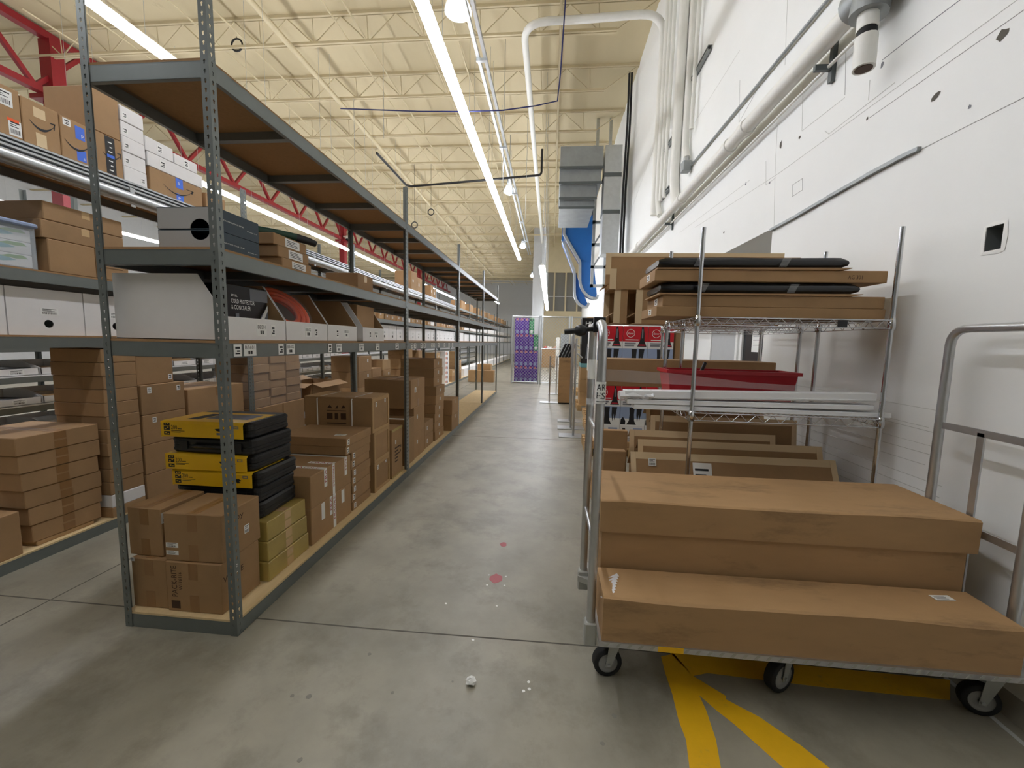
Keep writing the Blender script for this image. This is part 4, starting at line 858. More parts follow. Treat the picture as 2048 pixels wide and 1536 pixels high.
# second shelf: tissue tote, brown trio, small goods
z2 = ZC[2]
t = thing('storage_tote', 'clear plastic storage tote with blue lid full of tissue boxes', 'tote', (xf-0.2, 2.2, z2))
mb = MB(); x0, x1, y0, y1 = xf-0.42, xf-0.01, 1.78, 2.385; e = 0.004; h = 0.255
mb.box(x0, x1, y0, y1, z2, z2+e); mb.box(x0, x0+e, y0, y1, z2, z2+h); mb.box(x1-e, x1, y0, y1, z2, z2+h); mb.box(x0, x1, y0, y0+e, z2, z2+h); mb.box(x0, x1, y1-e, y1, z2, z2+h); mb.build('tub', 'tub_clear', t)
mb = MB(); mb.cbox(x0-0.015, x1+0.012, y0-0.015, y1+0.015, z2+h, z2+h+0.028, 0.008); mb.build('lid', 'blue_print', t)
for k in range(6):
    B = carton('white tissue box with leaf print inside the clear tote', xf-0.30, xf-0.03, 1.79+0.296*(k % 2), 2.08+0.296*(k % 2), z2+0.006+0.078*(k//2), z2+0.006+0.078*(k//2)+0.076, 'white_card', name='tissue_box', group='tissue boxes in the clear tote')
    print_on(B, '+x', [('p', [(0.08, 0.5), (0.25, 0.72), (0.5, 0.75), (0.72, 0.5), (0.5, 0.32), (0.25, 0.35)], 0), ('p', [(0.45, 0.7), (0.6, 0.9), (0.85, 0.92), (0.92, 0.7), (0.7, 0.62)], 1)], ['teal', 'leaf_green'], 'leaf_print')
carton('big brown carton with faint shipping print behind the tote', xf-0.45, xf, 2.44, 2.72, z2, z2+0.21); 
print_on(carton('brown carton beside the faintly printed one', xf-0.45, xf, 2.725, 2.95, z2, z2+0.21, rz=0), '+x', [('r', 0.1, 0.62, 0.9, 0.66, 0), ('r', 0.1, 0.5, 0.9, 0.54, 0), ('r', 0.1, 0.38, 0.8, 0.42, 0)], ['card_dark'])
for i in range(2): carton(('upper' if i else 'lower')+' long taped carton laid across the pair behind the tote', xf-0.47, xf-0.005, 2.415+0.02*i, 2.93, z2+0.213+0.118*i, z2+0.213+0.118*(i+1)-0.003, tape='x', tm='tape_clear')
carton('small brown carton with white tag deep on the second shelf', xf-0.3, xf-0.03, 3.02, 3.28, z2, z2+0.06, st=(('+x', 0.3, 0.5, 0.08, 0.04, 2),)); carton('white carton standing free on the second shelf', xf-0.3, xf-0.05, 3.42, 3.62, z2, z2+0.10, 'white_card'); carton('low tan carton with tag before the free white one', xf-0.3, xf-0.03, 3.29, 3.40, z2, z2+0.045, st=(('+x', 0.5, 0.5, 0.05, 0.03, 2),))
y = 4.35; i = 0
while y < 15.1:
    w_ = random.uniform(0.22, 0.42); h = random.uniform(0.08, 0.2); y = skip_post(y, w_)
    carton('small brown stock carton in the row above the white file boxes', xf-0.35, xf-random.uniform(0, .05), y, y+w_-0.015, z2, z2+h, random.choice(['card', 'card_light', 'card', 'white_card']), st=(('+x', 0.4, 0.5, 0.05, 0.04, 2),), group='small cartons above the file boxes'); y += w_+random.choice((0, 0, 0.05, 0.12))
# eye-level shelf: white file boxes with finger hole
z1 = ZC[1]; y = 0.965; n_ = 0; fb = None
while y < 15:
    if fb is None:
        fb = carton('white file box with round finger hole in the long eye-level row', xr-0.36, xr, y, y+0.415, z1, z1+0.298, 'white_card', name='file_box', group='white file boxes', st=(('+x', 0.52, 0.52, 0.10, 0.045),))[0]
        fb.data = holed_box(0.36, 0.415, 0.298, 0.0, 0.075, 0.026, 'white_card'); Mf = fb.matrix_basis.copy()
    else:
        copy_tree(fb, Matrix.Translation((0, y-0.965, 0)) @ Mf)
    y += 0.422 if n_ % 6 != 5 else 0.44; n_ += 1
# floor level
z0 = ZC[0]
carton('plain brown carton at the very front of the lower shelf', xf-0.36, xf-0.01, 1.86, 2.17, z0, 0.36)
for i in range(6):
    za = z0+0.03+0.118*i
    carton(f'wide brown carton with tape band, {nth(i, 6)} of the six-high stack', xf-0.56, xf-0.02-0.012*(5-i)*0.3, 2.245 - 0.012*i, 2.66+random.uniform(-.01, .01), za, za+0.116, tape='xb', tw=0.07, rz=random.uniform(-0.6, 0.6))
carton('low tan carton on the shelf under the six-high stack', xf-0.5, xf-0.04, 2.26, 2.60, z0, z0+0.029, 'card_light')
carton('tan carton poking out behind the six-high stack', xf-0.58, xf-0.35, 2.70, 2.74, z0+0.3, z0+0.62, 'card_light') if False else None
n = 11
carton('brown carton at the foot of the tall white-labelled stack', xf-0.42, xf, 2.70, 2.955, z0, 0.16); carton('white carton low in the tall white-labelled stack', xf-0.42, xf, 2.70, 2.955, 0.16, 0.255, 'white_card')
for i in range(n):
    za = 0.257+0.1005*i; carton(f'flat carton with small tag, {nth(i, n)} of the tall white-labelled stack', xf-0.42, xf-0.006*random.random(), 2.70+0.004*(i % 3), 2.955, za, za+0.0985, st=(('+x', 0.20, 0.45, 0.03, 0.05, 2),), c=0.003)
n = 5
for i in range(n):
    za = z0+0.246*i; carton(f'heavy brown carton, {nth(i, n)} of the five-high stack', xf-0.40+(0.02 if i == 4 else 0), xf-(0.03 if i == 4 else 0), 2.975, 3.37-(0.07 if i == 4 else 0), za, za+0.244, st=((('+x', 0.85, 0.8, 0.035, 0.045, 2), ('+x', 0.18, 0.82, 0.035, 0.05, 3)) if i == 3 else (('+x', 0.25, 0.8, 0.035, 0.045, 2),) if i == 2 else (('+x', 0.9, 0.2, 0.035, 0.045, 2),) if i == 4 else ()))
for i in range(3): carton(f'long brown carton, {nth(i, 3)} of three beside the five-high stack', xf-0.5, xf-0.02, 3.42, 4.10, z0+0.30*i, z0+0.30*(i+1)-0.003, tape='x')
# shrink-wrapped pile past the second post
for r_ in range(6):
    for c_ in range(3):
        ya = 4.24+0.30*c_; za = 0.67+0.098*r_
        carton('small carton inside the shrink-wrapped pile', xf-0.46, xf-0.02-0.01*((r_+c_) % 2), ya+(0.01 if r_ % 2 else 0), ya+0.285, za, za+0.096, st=(), group='shrink-wrapped small cartons')
carton('big carton under the shrink-wrapped pile', xf-0.5, xf, 4.22, 4.72, z0, 0.665); carton('second big carton under the shrink-wrapped pile', xf-0.5, xf, 4.73, 5.16, z0, 0.665)
t = MB().box(xf-0.475, xf-0.014, 4.237, 5.135, 0.668, 1.262).build('stretch_film', 'film'); tag(t, 'glossy stretch film wound round the pile of small cartons', 'film')
for i in range(4): carton(f'grey-tan flat carton, {nth(i, 4)} below the open carton', xf-0.45, xf, 5.36, 5.88, z0+0.09*i, z0+0.09*(i+1)-0.002, 'white_card' if i % 2 else 'card_light')
open_box('brown carton with flaps open on the grey-tan flats', xf-0.45, xf, 5.36, 6.09, z0+0.361, 0.84, flaps=('-y', '+x', '-x'))
n = 4
for i in range(n): carton(f'large brown carton, {nth(i, n)} of the four-high stack past the third post', xf-0.5, xf, 6.75, 7.25, z0+0.272*i, z0+0.272*(i+1)-0.003, st=(('+x', 0.7, 0.7, 0.05, 0.06, 2),))
y = 7.32; k = 0
kinds = ['dusky brown', 'pale brown', 'reddish brown', 'plain tan', 'scuffed brown', 'matt brown', 'yellowish tan', 'even brown', 'dull tan', 'warm brown', 'light tan', 'deep brown', 'greyish tan', 'clean brown', 'worn brown', 'soft tan', 'ruddy tan', 'mellow brown', 'bleached tan', 'smooth brown']
while y < 14.9 and k < 18:
    w_ = random.uniform(0.32, 0.5); n = random.randint(2, 6); h = random.uniform(0.16, 0.26); y = skip_post(y, w_)
    if 12.0 < y < 13.5: y = 13.5
    while h*n > 1.2: n -= 1
    for i in range(n): carton(f'{kinds[k]} carton in a mixed stack along the lower shelf', xf-0.45, xf-0.03*random.random(), y, y+w_-0.02, z0+h*i, z0+h*(i+1)-0.003, random.choice(['card', 'card', 'card_light', 'card_dirty']), st=(('+x', 0.7, 0.6, 0.05, 0.05, 2),) if i % 2 else (), group=f'mixed stack {kinds[k]}')
    y += w_+random.uniform(0.0, 0.1); k += 1
for i in range(7):
    B = carton(f'white printed carton, {nth(i, 7)} of the white stack on the lower shelf', xf-0.4, xf, 12.55, 13.05, z0+0.15*i, z0+0.15*(i+1)-0.003, 'white_card'); print_on(B, '+x', [('r', 0.1, 0.3, 0.5, 0.8, 0), ('r', 0.55, 0.2, 0.7, 0.7, 1)], ['skin_print', 'ink_grey'])
p = PZ(950, 764); carton('tan carton standing on the floor past the rack end', p.x-0.25, p.x+0.25, p.y, p.y+0.4, 0, 0.42, 'card_light'); carton('brown carton on the floor beside the tan one', p.x+0.28, p.x+0.66, p.y+0.05, p.y+0.4, 0, 0.42); carton('second tan carton stacked by the rack end', p.x+0.0, p.x+0.5, p.y+0.45, p.y+0.9, 0, 0.62, 'card_light')
# far bays: white bins on every tier
for li, hh in ((0, 0.3), (1, 0.26), (2, 0.2)):
    y = 15.6
    while y < 33:
        carton(['large white bin on the distant lower tier', 'white bin on the distant eye-level tier', 'small white bin on the distant upper tier'][li], xr-0.4, xr, y, y+0.56, ZC[li], ZC[li]+hh, 'white_card', group=['distant lower-tier bins', 'distant eye-level bins', 'distant upper-tier bins'][li]); y += 0.6
for k in range(10): carton('tan carton on the distant top tier', xr-0.4, xr, 15+1.6*k, 15.7+1.6*k, ZC[3], ZC[3]+0.3, 'card', group='distant top-tier cartons')
# close-tier parts rack: white bins
for li, z in enumerate((0.36, 0.66, 0.96, 1.27)):
    y = 1.9
    while y < 9.6:
        zz = z+0.06+0.0115; MBm = MB(); 
        o = thing('parts_bin', ['white parts tray on the close-tier rack, lowest row', 'white parts tray on the close-tier rack, second row', 'white parts tray on the close-tier rack, third row', 'white parts tray on the close-tier rack, top row'][li], 'tray', (-5.45, y, zz), ['parts trays lowest row', 'parts trays second row', 'parts trays third row', 'parts trays top row'][li])
        mb = MB(); e = 0.005; mb.box(-5.75, -5.30, y, y+0.36, zz, zz+e); mb.box(-5.305, -5.30, y, y+0.36, zz, zz+0.07); mb.box(-5.75, -5.745, y, y+0.36, zz, zz+0.14)
        for yy in (y, y+0.355): mb.prism([(0, 0), (0.45, 0), (0.45, 0.07), (0.25, 0.14), (0, 0.14)], (-5.75, yy, zz), (1, 0, 0), (0, 0, 1), (0, e, 0))
        mb.build('tray_body', 'white_card', o)
        mb = MB(); mb.box(-5.71, -5.35, y+0.02, y+0.33, zz+e, zz+random.uniform(0.04, 0.1)); mb.build('stock', random.choice(['white_card', 'card_light', 'lid_grey', 'black_plastic']), o)
        sticker(o, (-5.2997, y+0.18, zz+0.035), (0, 1, 0), (0, 0, 1), 0.12, 0.045, None, 0, 'bin_label')
        y += 0.38

# ================================================================ PLATFORM CART
t = thing('platform_cart', 'aluminium platform cart with tube handles loaded with long cartons', 'cart', (1.04, 1.9, 0))
DX0, DX1, DY0, DY1, DZ = 0.235, 1.86, 1.59, 2.20, 0.268
dk = MB().box(DX0, DX1, DY0, DY1, DZ-0.022, DZ).build('deck', 'alu', t)
for k in range(36):
    x = DX0+0.02+0.045*k; mb = MB(); mb.prism([(0, 0), (0.012, 0), (0.024, 0.016), (0.012, 0.016)], (x, DY0-0.0008, DZ-0.019), (1, 0, 0), (0, 0, 1), (0, 0.001, 0)); mb.build('tread_mark', 'cast', dk)
MB().box(0.47, 0.57, DY0-0.0015, DY0+0.002, DZ-0.021, DZ+0.0005).build('yellow_tape', 'floor_yellow', dk)
mb = MB(); mb.box(DX0+0.05, DX1-0.05, 1.75, 1.79, DZ-0.06, DZ-0.022); mb.box(DX0+0.05, DX1-0.05, 2.04, 2.08, DZ-0.06, DZ-0.022); mb.build('frame_rail', 'cast', t)
def caster(x, y, r, rz, big=False):
    c = bpy.data.objects.new('caster', None); COL.objects.link(c); c.parent = t; M = T(x, y, 0) @ Matrix.Rotation(rz, 4, 'Z'); c.matrix_basis = wm(t).inverted() @ M; WM[c.name] = M; c.empty_display_size = 0.03
    zt = DZ-0.022
    mb = MB(); mb.lathe([(r-0.022, -0.02), (r-0.002, -0.02), (r, -0.014), (r, 0.014), (r-0.002, 0.02), (r-0.022, 0.02)], (0, 0, r), 'Y', 28); mb.local('tyre', 'rubber', c)
    mb = MB(); mb.lathe([(0.012, -0.019), (0.026, -0.017), (r-0.026, -0.012), (r-0.021, -0.021), (r-0.021, 0.021), (r-0.026, 0.012), (0.026, 0.017), (0.012, 0.019)], (0, 0, r), 'Y', 28); mb.local('hub', 'rubber_grey', c)
    off = 0.035; mb = MB()
    for s_ in (-1, 1): mb.prism([(-0.012, -0.012), (0.012, -0.012), (off+0.035, zt-0.035-r), (off-0.028, zt-0.035-r)], (0, s_*0.026-0.0015, r), (1, 0, 0), (0, 0, 1), (0, 0.003, 0))
    mb.box(off-0.04, off+0.045, -0.03, 0.03, zt-0.04, zt-0.03); mb.local('fork', 'cast', c)
    MB().box(off-0.065, off+0.07, -0.055, 0.055, zt-0.03, zt).local('mount_plate', 'cast', c)
    mb = MB(); mb.tube([(0, -0.034, r), (0, 0.034, r)], 0.007, 8); mb.local('axle', 'galv', c)
for x, y, rz in ((0.295, 1.745, 0.15), (0.30, 2.09, 2.6), (1.80, 1.725, -0.3), (1.79, 2.09, 0.4)): caster(x, y, 0.064, rz)
for y in (1.745, 2.09): caster(1.03, y, 0.072, 0.5)
def handle(x, top, rails, sgn, lab=None):
    ya, yb = 1.715, 2.125; r = 0.019
    pts = [(x, ya, 0.20)] + bend((x, ya, 0.5), (x, ya, top), (x, yb, top), 0.085, 7)[1:-1] + bend((x, ya+0.2, top), (x, yb, top), (x, yb, 0.2), 0.085, 7)[1:]
    mb = MB(); mb.tube(pts, r, 14); h = mb.build('handle_frame', 'alu', t)
    for z, fl in rails:
        mb = MB(); mb.box(x-0.004, x+0.004, ya, yb, z-0.016, z+0.016) if fl else mb.tube([(x, ya, z), (x, yb, z)], 0.011, 10); mb.build('handle_rail', 'alu', t)
    for y in (ya, yb): MB().cbox(x-0.028, x+0.026, y-0.026, y+0.026, 0.165, 0.27, 0.006).build('socket', 'cast', t)
    return h
hl = handle(0.212, 1.565, ((0.62, False), (1.1, False)), -1)
hr = handle(1.872, 1.585, ((1.13, True), (0.70, True)), 1)
MB().box(1.868, 1.876, 1.915, 1.945, 0.27, 1.13).build('handle_rail', 'alu', t)
# black clamp knob and wrapped tags on the left handle
mb = MB(); mb.box(0.186, 0.236, 1.845, 1.88, 1.568, 1.596); mb.box(0.184, 0.204, 1.845, 1.88, 1.53, 1.57); mb.build('clamp', 'black_plastic', t)
mb = MB(); mb.tube([(0.19, 1.86, 1.545), (0.13, 1.86, 1.54)], 0.010, 10); mb.lathe([(0.001, -0.03), (0.02, -0.022), (0.027, 0), (0.02, 0.022), (0.001, 0.03)], (0.13, 1.855, 1.537), 'X', 12); mb.tube([(0.11, 1.86, 1.535), (0.06, 1.87, 1.53)], 0.012, 10); mb.build('clamp_knob', 'black_plastic', t)
mb = MB(); mb.tube([(0.2125, 1.715, 1.235), (0.2125, 1.715, 1.325)], 0.0205, 20, caps=False)
for tx, z in (('AR', 1.29), ('ES', 1.255)):
    V, Fs = text_geo(tx); mb.add([(0.2125-0.0213*math.cos(0.55+1.9*(a)), 1.715-0.0213*math.sin(0.55+1.9*a), z+0.026*c) for a, c in V], Fs, 1)
mb.add([(0.2125-0.0213*math.cos(0.55+1.9*a/8), 1.715-0.0213*math.sin(0.55+1.9*a/8), z) for z in (1.243, 1.2455) for a in range(9)], [(a, a+1, a+10, a+9) for a in range(8)], 1)
mb.build('wrapped_tag', ['paper', 'ink'], t)
mb = MB(); mb.tube([(0.2125, 2.125, 1.30), (0.2125, 2.125, 1.40)], 0.0205, 16, caps=False); mb.build('wrapped_tag', 'paper', t)
mb = MB(); mb.tube([(0.2125, 2.125, 1.17), (0.2125, 2.125, 1.20)], 0.0207, 12, caps=False); mb.build('wrapped_tag', 'film_white', t)
# long cartons with wavy, worn edges
def long_box(label, x0, x1, y0, y1, z0, z1, amp, lid=None, yaw=0.0, m_='card_dirty'):
    n = 40; cx, cy = (x0+x1)/2, (y0+y1)/2
    o = thing('long_carton', label, 'box', (cx, cy, z0), rz=yaw)
    def skin(a0, a1, b0, b1, c0, c1, k, nm):
        mb = MB(); vs = []
        for i in range(n+1):
            s_ = i/n; x = a0+(a1-a0)*s_
            w1 = amp*math.sin(3.1*s_*math.pi+k)+amp*0.4*math.sin(17*s_+k); w2 = amp*0.5*math.sin(5*s_+2+k)
            dip = -amp*2.2*math.exp(-((s_-0.02)/0.06)**2)*0
            vs += [(x, b0+0.3*w2, c0), (x, b0+w2*0.5-0.002, c1-0.006+w1*0.7+dip), (x, b0+0.008, c1+w1*0.5), (x, b1-0.006, c1+w2*0.4), (x, b1, c1-0.006), (x, b1, c0)]
        fs = [(i*6+j, (i+1)*6+j, (i+1)*6+j+1, i*6+j+1) for i in range(n) for j in range(5)] + [(i*6+5, (i+1)*6+5, (i+1)*6, i*6) for i in range(n)]
        mb.add(vs, fs); mb.add(vs[:6], [(0, 1, 2, 3, 4, 5)]); mb.add(vs[-6:], [(5, 4, 3, 2, 1, 0)])
        M0 = Matrix.Translation((-cx, -cy, -z0)); mb.v = [tuple(M0 @ Vector(v)) for v in mb.v]
        return mb.local(nm, m_, o)
    if lid:
        skin(x0+0.012, x1-0.03, y0+0.015, y1-0.012, z0, z1-0.01, 1.0, 'base_tray'); skin(x0, x1, y0, y1, lid, z1, 0.3, 'lid')
    else: skin(x0, x1, y0, y1, z0, z1, 2.0, 'body')
    return o
b1 = long_box('long low scuffed carton lying along the cart deck front', 0.245, 1.805, 1.60, 1.838, DZ, DZ+0.187, 0.006, yaw=0.004)
b2 = long_box('tall long carton with overlapping lid standing on cart back', 0.25, 1.845, 1.845, 2.30, DZ, 0.77, 0.005, lid=0.62, yaw=0.006)
sticker(b1, (1.66, 1.775, DZ+0.1885), (1, 0.1, 0), (-0.1, 1, 0), 0.08, 0.035, None, 3)
mb = MB(); 
for k in range(7): a = (0.246+0.006*k, 1.62+0.02*k); mb.poly([(a[0], a[1], DZ+0.172+0.003*k), (a[0]+0.05, a[1]+0.01, DZ+0.194), (a[0]+0.045, a[1]+0.04, DZ+0.191), (a[0]-0.006, a[1]+0.035, DZ+0.152)])
mb.build('clear_tape', 'film_white', b1)

# ================================================================ WIRE SHELVING
def wire_rack(label, x0, x1, y0, y1, shelves, H, ledge=True):
    t = thing('wire_shelving', label, 'shelving', ((x0+x1)/2, (y0+y1)/2, 0))
    for x in (x0, x1):
        for y in (y0, y1):
            mb = MB(); mb.tube([(x, y, 0.02), (x, y, H)], 0.0127, 14); p = mb.build('post', 'chrome', t)
            mb = MB(); z = 0.1
            while z < H-0.05: mb.lathe([(0.0131, -0.0009), (0.0131, 0.0009)], (x, y, z), n=12); z += 0.0254
            tag(mb.build('groove_rings', 'chrome', p), kind='stuff')
            mb = MB(); mb.lathe([(0.001, 0), (0.02, 0), (0.02, 0.012), (0.013, 0.03)], (x, y, 0.0), n=12); mb.build('foot', 'black_plastic', t)
    for z in shelves:
        s_ = thing('x', None, None, (0, 0, 0)); bpy.data.objects.remove(s_)
        mb = MB(); i = 0.012
        for dz, r in ((0.0, 0.004), (-0.045, 0.0032)):
            for a, b in (((x0, y0-i), (x1, y0-i)), ((x0, y1+i), (x1, y1+i)), ((x0-i, y0), (x0-i, y1)), ((x1+i, y0), (x1+i, y1))): mb.tube([(a[0], a[1], z+dz), (b[0], b[1], z+dz)], r, 6)
        sh = mb.build('shelf_rim', 'chrome', t)
        mb = MB()
        for (a, b) in (((x0, y0-i), (x1, y0-i)), ((x0, y1+i), (x1, y1+i)), ((x0-i, y0), (x0-i, y1)), ((x1+i, y0), (x1+i, y1))):
            A, Bv = Vector((*a, 0)), Vector((*b, 0)); L_ = (Bv-A).length; k = max(2, int(L_/0.045))
            for q in range(k): p, r_ = A.lerp(Bv, q/k), A.lerp(Bv, (q+1)/k); za, zb = (z, z-0.045) if q % 2 == 0 else (z-0.045, z); mb.tube([(p.x, p.y, za), (r_.x, r_.y, zb)], 0.0022, 5)
        mb.build('truss_wire', 'chrome', sh)
        mb = MB(); x = x0+0.025
        while x < x1: mb.tube([(x, y0-i, z+0.003), (x, y1+i, z+0.003)], 0.0017, 5); x += 0.03
        for f in (0.25, 0.5, 0.75): yy = y0+(y1-y0)*f; mb.tube([(x0-i, yy, z-0.002), (x1+i, yy, z-0.002)], 0.003, 5)
        mb.build('deck_wires', 'chrome', sh)
        for x in (x0, x1):
            for y in (y0, y1): mb = MB(); mb.lathe([(0.0135, 0.012), (0.018, 0.010), (0.021, -0.05), (0.0135, -0.05)], (x, y, z), n=12); mb.build('corner_sleeve', 'chrome', t)
    return t
W1 = (0.845, 1.89, 2.50, 3.13); W1T = 2.15
wr1 = wire_rack('chrome wire shelving unit nearest the loaded cart', *W1, (1.645, 1.085, 0.16), W1T)
MB().box(1.60, 1.65, 2.484, 2.488, 1.603, 1.640).build('name_plate', 'black_plastic', wr1)
W2 = (1.03, 1.90, 3.36, 3.95)
wr2 = wire_rack('second chrome wire shelving unit behind the nearer one', *W2, (1.64, 1.13, 0.16), 2.12)
# top-shelf load of the near unit
def slab(label, ua, va, ub, vb, y0, d, z0, z1, m_='card', yaw=0.0, st=True, name='flat_carton'):
    x0 = PY(ua, va, y0).x; x1 = PY(ub, vb, y0).x
    B = carton(label, x0, x1, y0, y0+d, z0, z1, m_, rz=yaw, name=name, st=(('-x', 0.6, 0.55, 0.07, (z1-z0)*0.6, 2),) if st else (), c=0.003)
    return B
zt = 1.6505
slab('lowest flat brown carton on the wire top shelf', 1312, 625, 1772, 625, 2.53, 0.40, zt, zt+0.058, yaw=0.3); zt += 0.059
slab('second flat brown carton on the wire top shelf', 1326, 600, 1770, 600, 2.535, 0.40, zt, zt+0.067, yaw=-0.3); zt += 0.068
def film_bundle(label, x0, x1, y0, d, z0, h, yaw):
    o = thing('wrapped_bundle', label, 'package', ((x0+x1)/2, y0+d/2, z0), rz=math.radians(yaw)); L_ = (x1-x0)/2
    prof = []
    n = 26; mb = MB(); m = 10; vs = []
    for i in range(n+1):
        s_ = i/n; tp = min(1, min(s_, 1-s_)/0.04); x = -L_+2*L_*s_
        for k in range(m):
            a = 2*math.pi*k/m; cy = math.copysign(abs(math.cos(a))**0.35, math.cos(a))*d/2*0.97; cz = math.copysign(abs(math.sin(a))**0.3, math.sin(a))*h/2*(0.5+0.5*tp)*(1+0.04*math.sin(11*s_+k))
            vs.append((x, cy, h/2+0.004+cz))
    mb.add(vs, [(i*m+k, i*m+(k+1) % m, (i+1)*m+(k+1) % m, (i+1)*m+k) for i in range(n) for k in range(m)], 0, True); mb.add(vs[:m], [tuple(range(m))]); mb.add(vs[-m:], [tuple(range(m))[::-1]]); mb.local('black_wrap', 'black_film', o)
    mb = MB(); mb.prism([(-L_-0.01, -0.004), (L_*0.9, -0.004), (L_+0.01, 0.004), (L_+0.01, 0.008), (-L_-0.01, 0.004)], (0, -d/2-0.005, 0), (1, 0, 0), (0, 0, 1), (0, d+0.01, 0)); mb.local('card_backing', 'card', o)
    for q in (-0.55, 0.35):
        mb = MB(); mb.prism([(q*L_-0.04, 0.012), (q*L_, 0.012), (q*L_+0.025, h*0.93), (q*L_-0.02, h*0.93)], (0, -d/2-0.004, 0), (1, 0, 0), (0, 0, 1), (0, 0.002, 0)); mb.local('clear_tape', 'film', o)
    return o
xa = PY(1322, 582, 2.53).x; xb = PY(1722, 582, 2.53).x
film_bundle('lower black film-wrapped bundle between flat cartons', xa, xb, 2.53, 0.38, zt+0.0045, 0.066, 0); zt += 0.078
B = slab('flat carton with handwritten code between the black bundles', 1308, 562, 1776, 562, 2.535, 0.40, zt, zt+0.066, yaw=0.6); print_on(B, '-y', [('t', "AG 301", 0.835, 0.28, 0.895, 0.62, 0)], ['ink_brown'])
zt += 0.067
xa = PY(1318, 535, 2.53).x; xb = PY(1700, 535, 2.53).x
film_bundle('upper black film-wrapped bundle topping the wire shelf load', xa, xb, 2.53, 0.36, zt+0.0045, 0.066, 0)
tag(MB().cbox(1.15, 1.45, 2.62, 2.80, zt+0.0765, zt+0.0865, 0.003).build('card_scrap', 'card'), 'torn cardboard scrap lying on the upper black bundle', 'cardboard')
slab('small end of a flat carton poking out beyond the stack', 1262, 570, 1330, 570, 3.0, 0.16, 1.80, 1.87, name='flat_carton', st=True) if False else None
# middle shelf: white strips, red tub, film
zm = 1.0905
def strip_board(label, a, b, y0, d, z0, h, tilt=0.0, yaw=0.0):
    x0, x1 = PY(*a, y0).x, PY(*b, y0).x; L_ = x1-x0; M = T(x0, y0, z0) @ Matrix.Rotation(yaw, 4, 'Z') @ Matrix.Rotation(-tilt, 4, 'Y')
    mb = MB(); mb.cbox(0, L_, 0, d, 0, h, 0.003); mb.box(0.02, L_-0.005, -0.004, 0.001, h*0.15, h*0.28); o = link('trim_strip', mb.mesh('trim_strip', 'foam_white'), None, M); return tag(o, label, 'strip', 'white trim strips')
strip_board('lowest white trim strip overhanging the wire middle shelf', (1268, 812), (1782, 842), 2.516, 0.09, zm, 0.028)
strip_board('middle white trim strip on the wire middle shelf', (1255, 806), (1750, 806), 2.518, 0.09, zm+0.029, 0.030, tilt=0.008)
s3 = strip_board('topmost white trim strip with plastic-bagged end', (1250, 795), (1757, 775), 2.522, 0.09, zm+0.062, 0.048, tilt=0.02)
mb = MB(); M3 = WM[s3.name]; pts = []
for i in range(9):
    for k in range(8):
        a = 2*math.pi*k/8; r = (0.05 if i < 8 else 0.02)*random.uniform(0.75, 1.25); pts.append(M3 @ Vector((-0.03+0.028*i, 0.045+r*1.1*math.cos(a), 0.016+r*0.62*math.sin(a))))
mb.add(pts, [(i*8+k, i*8+(k+1) % 8, (i+1)*8+(k+1) % 8, (i+1)*8+k) for i in range(8) for k in range(8)]+[tuple(range(8))]); mb.build('plastic_bag', 'film_white', s3)
x0, x1 = PY(1335, 760, 2.86).x, PY(1592, 760, 2.86).x; zt0 = zm+0.002; zt1 = PY(1450, 742, 2.84).z
t = thing('red_tub', 'red plastic tub on the wire middle shelf behind white strips', 'tub', ((x0+x1)/2, 2.98, zt0))
mb = MB(); A = [(x0+0.03, 2.87), (x1-0.02, 2.87), (x1-0.02, 3.05), (x0+0.03, 3.05)]; Bq = [(x0, 2.84), (x1, 2.84), (x1, 3.08), (x0, 3.08)]
vs = [(*p, zt0) for p in A]+[(*p, zt1-0.02) for p in Bq]+[(p[0]*0.998+0.003, p[1], zt1-0.02) for p in Bq]
mb.add([(*p, zt0) for p in A]+[(*p, zt1-0.02) for p in Bq], [(3, 2, 1, 0)]+[(i, (i+1) % 4, 4+(i+1) % 4, 4+i) for i in range(4)]); mb.build('body', 'red_tub', t)
mb = MB(); mb.box(x0-0.015, x1+0.02, 2.825, 2.845, zt1-0.022, zt1); mb.box(x0-0.015, x1+0.02, 3.075, 3.095, zt1-0.022, zt1); mb.box(x0-0.015, x0+0.005, 2.845, 3.075, zt1-0.022, zt1); mb.box(x1, x1+0.02, 2.845, 3.075, zt1-0.022, zt1); mb.build('rim', 'red_tub', t)
mb = MB(); mb.tube([(x0+0.22, 2.9, zt1-0.04), (x0+0.27, 2.95, zt1+0.045)], 0.012, 8); tag(mb.build('marker', 'black_plastic'), 'black marker sticking up out of the red tub', 'marker')
mb = MB(); q = [PY(u, v, 2.58) for u, v in ((1210, 738), (1330, 745), (1500, 765), (1700, 778), (1700, 788), (1500, 777), (1330, 768), (1210, 762))]
mb.prism([(p.x, p.z) for p in q], (0, 2.58, 0), (1, 0, 0), (0, 0, 1), (0, 0.002, 0)); tag(mb.build('clear_sleeve', 'film'), 'clear plastic sleeve stretched in front of the red tub', 'film')

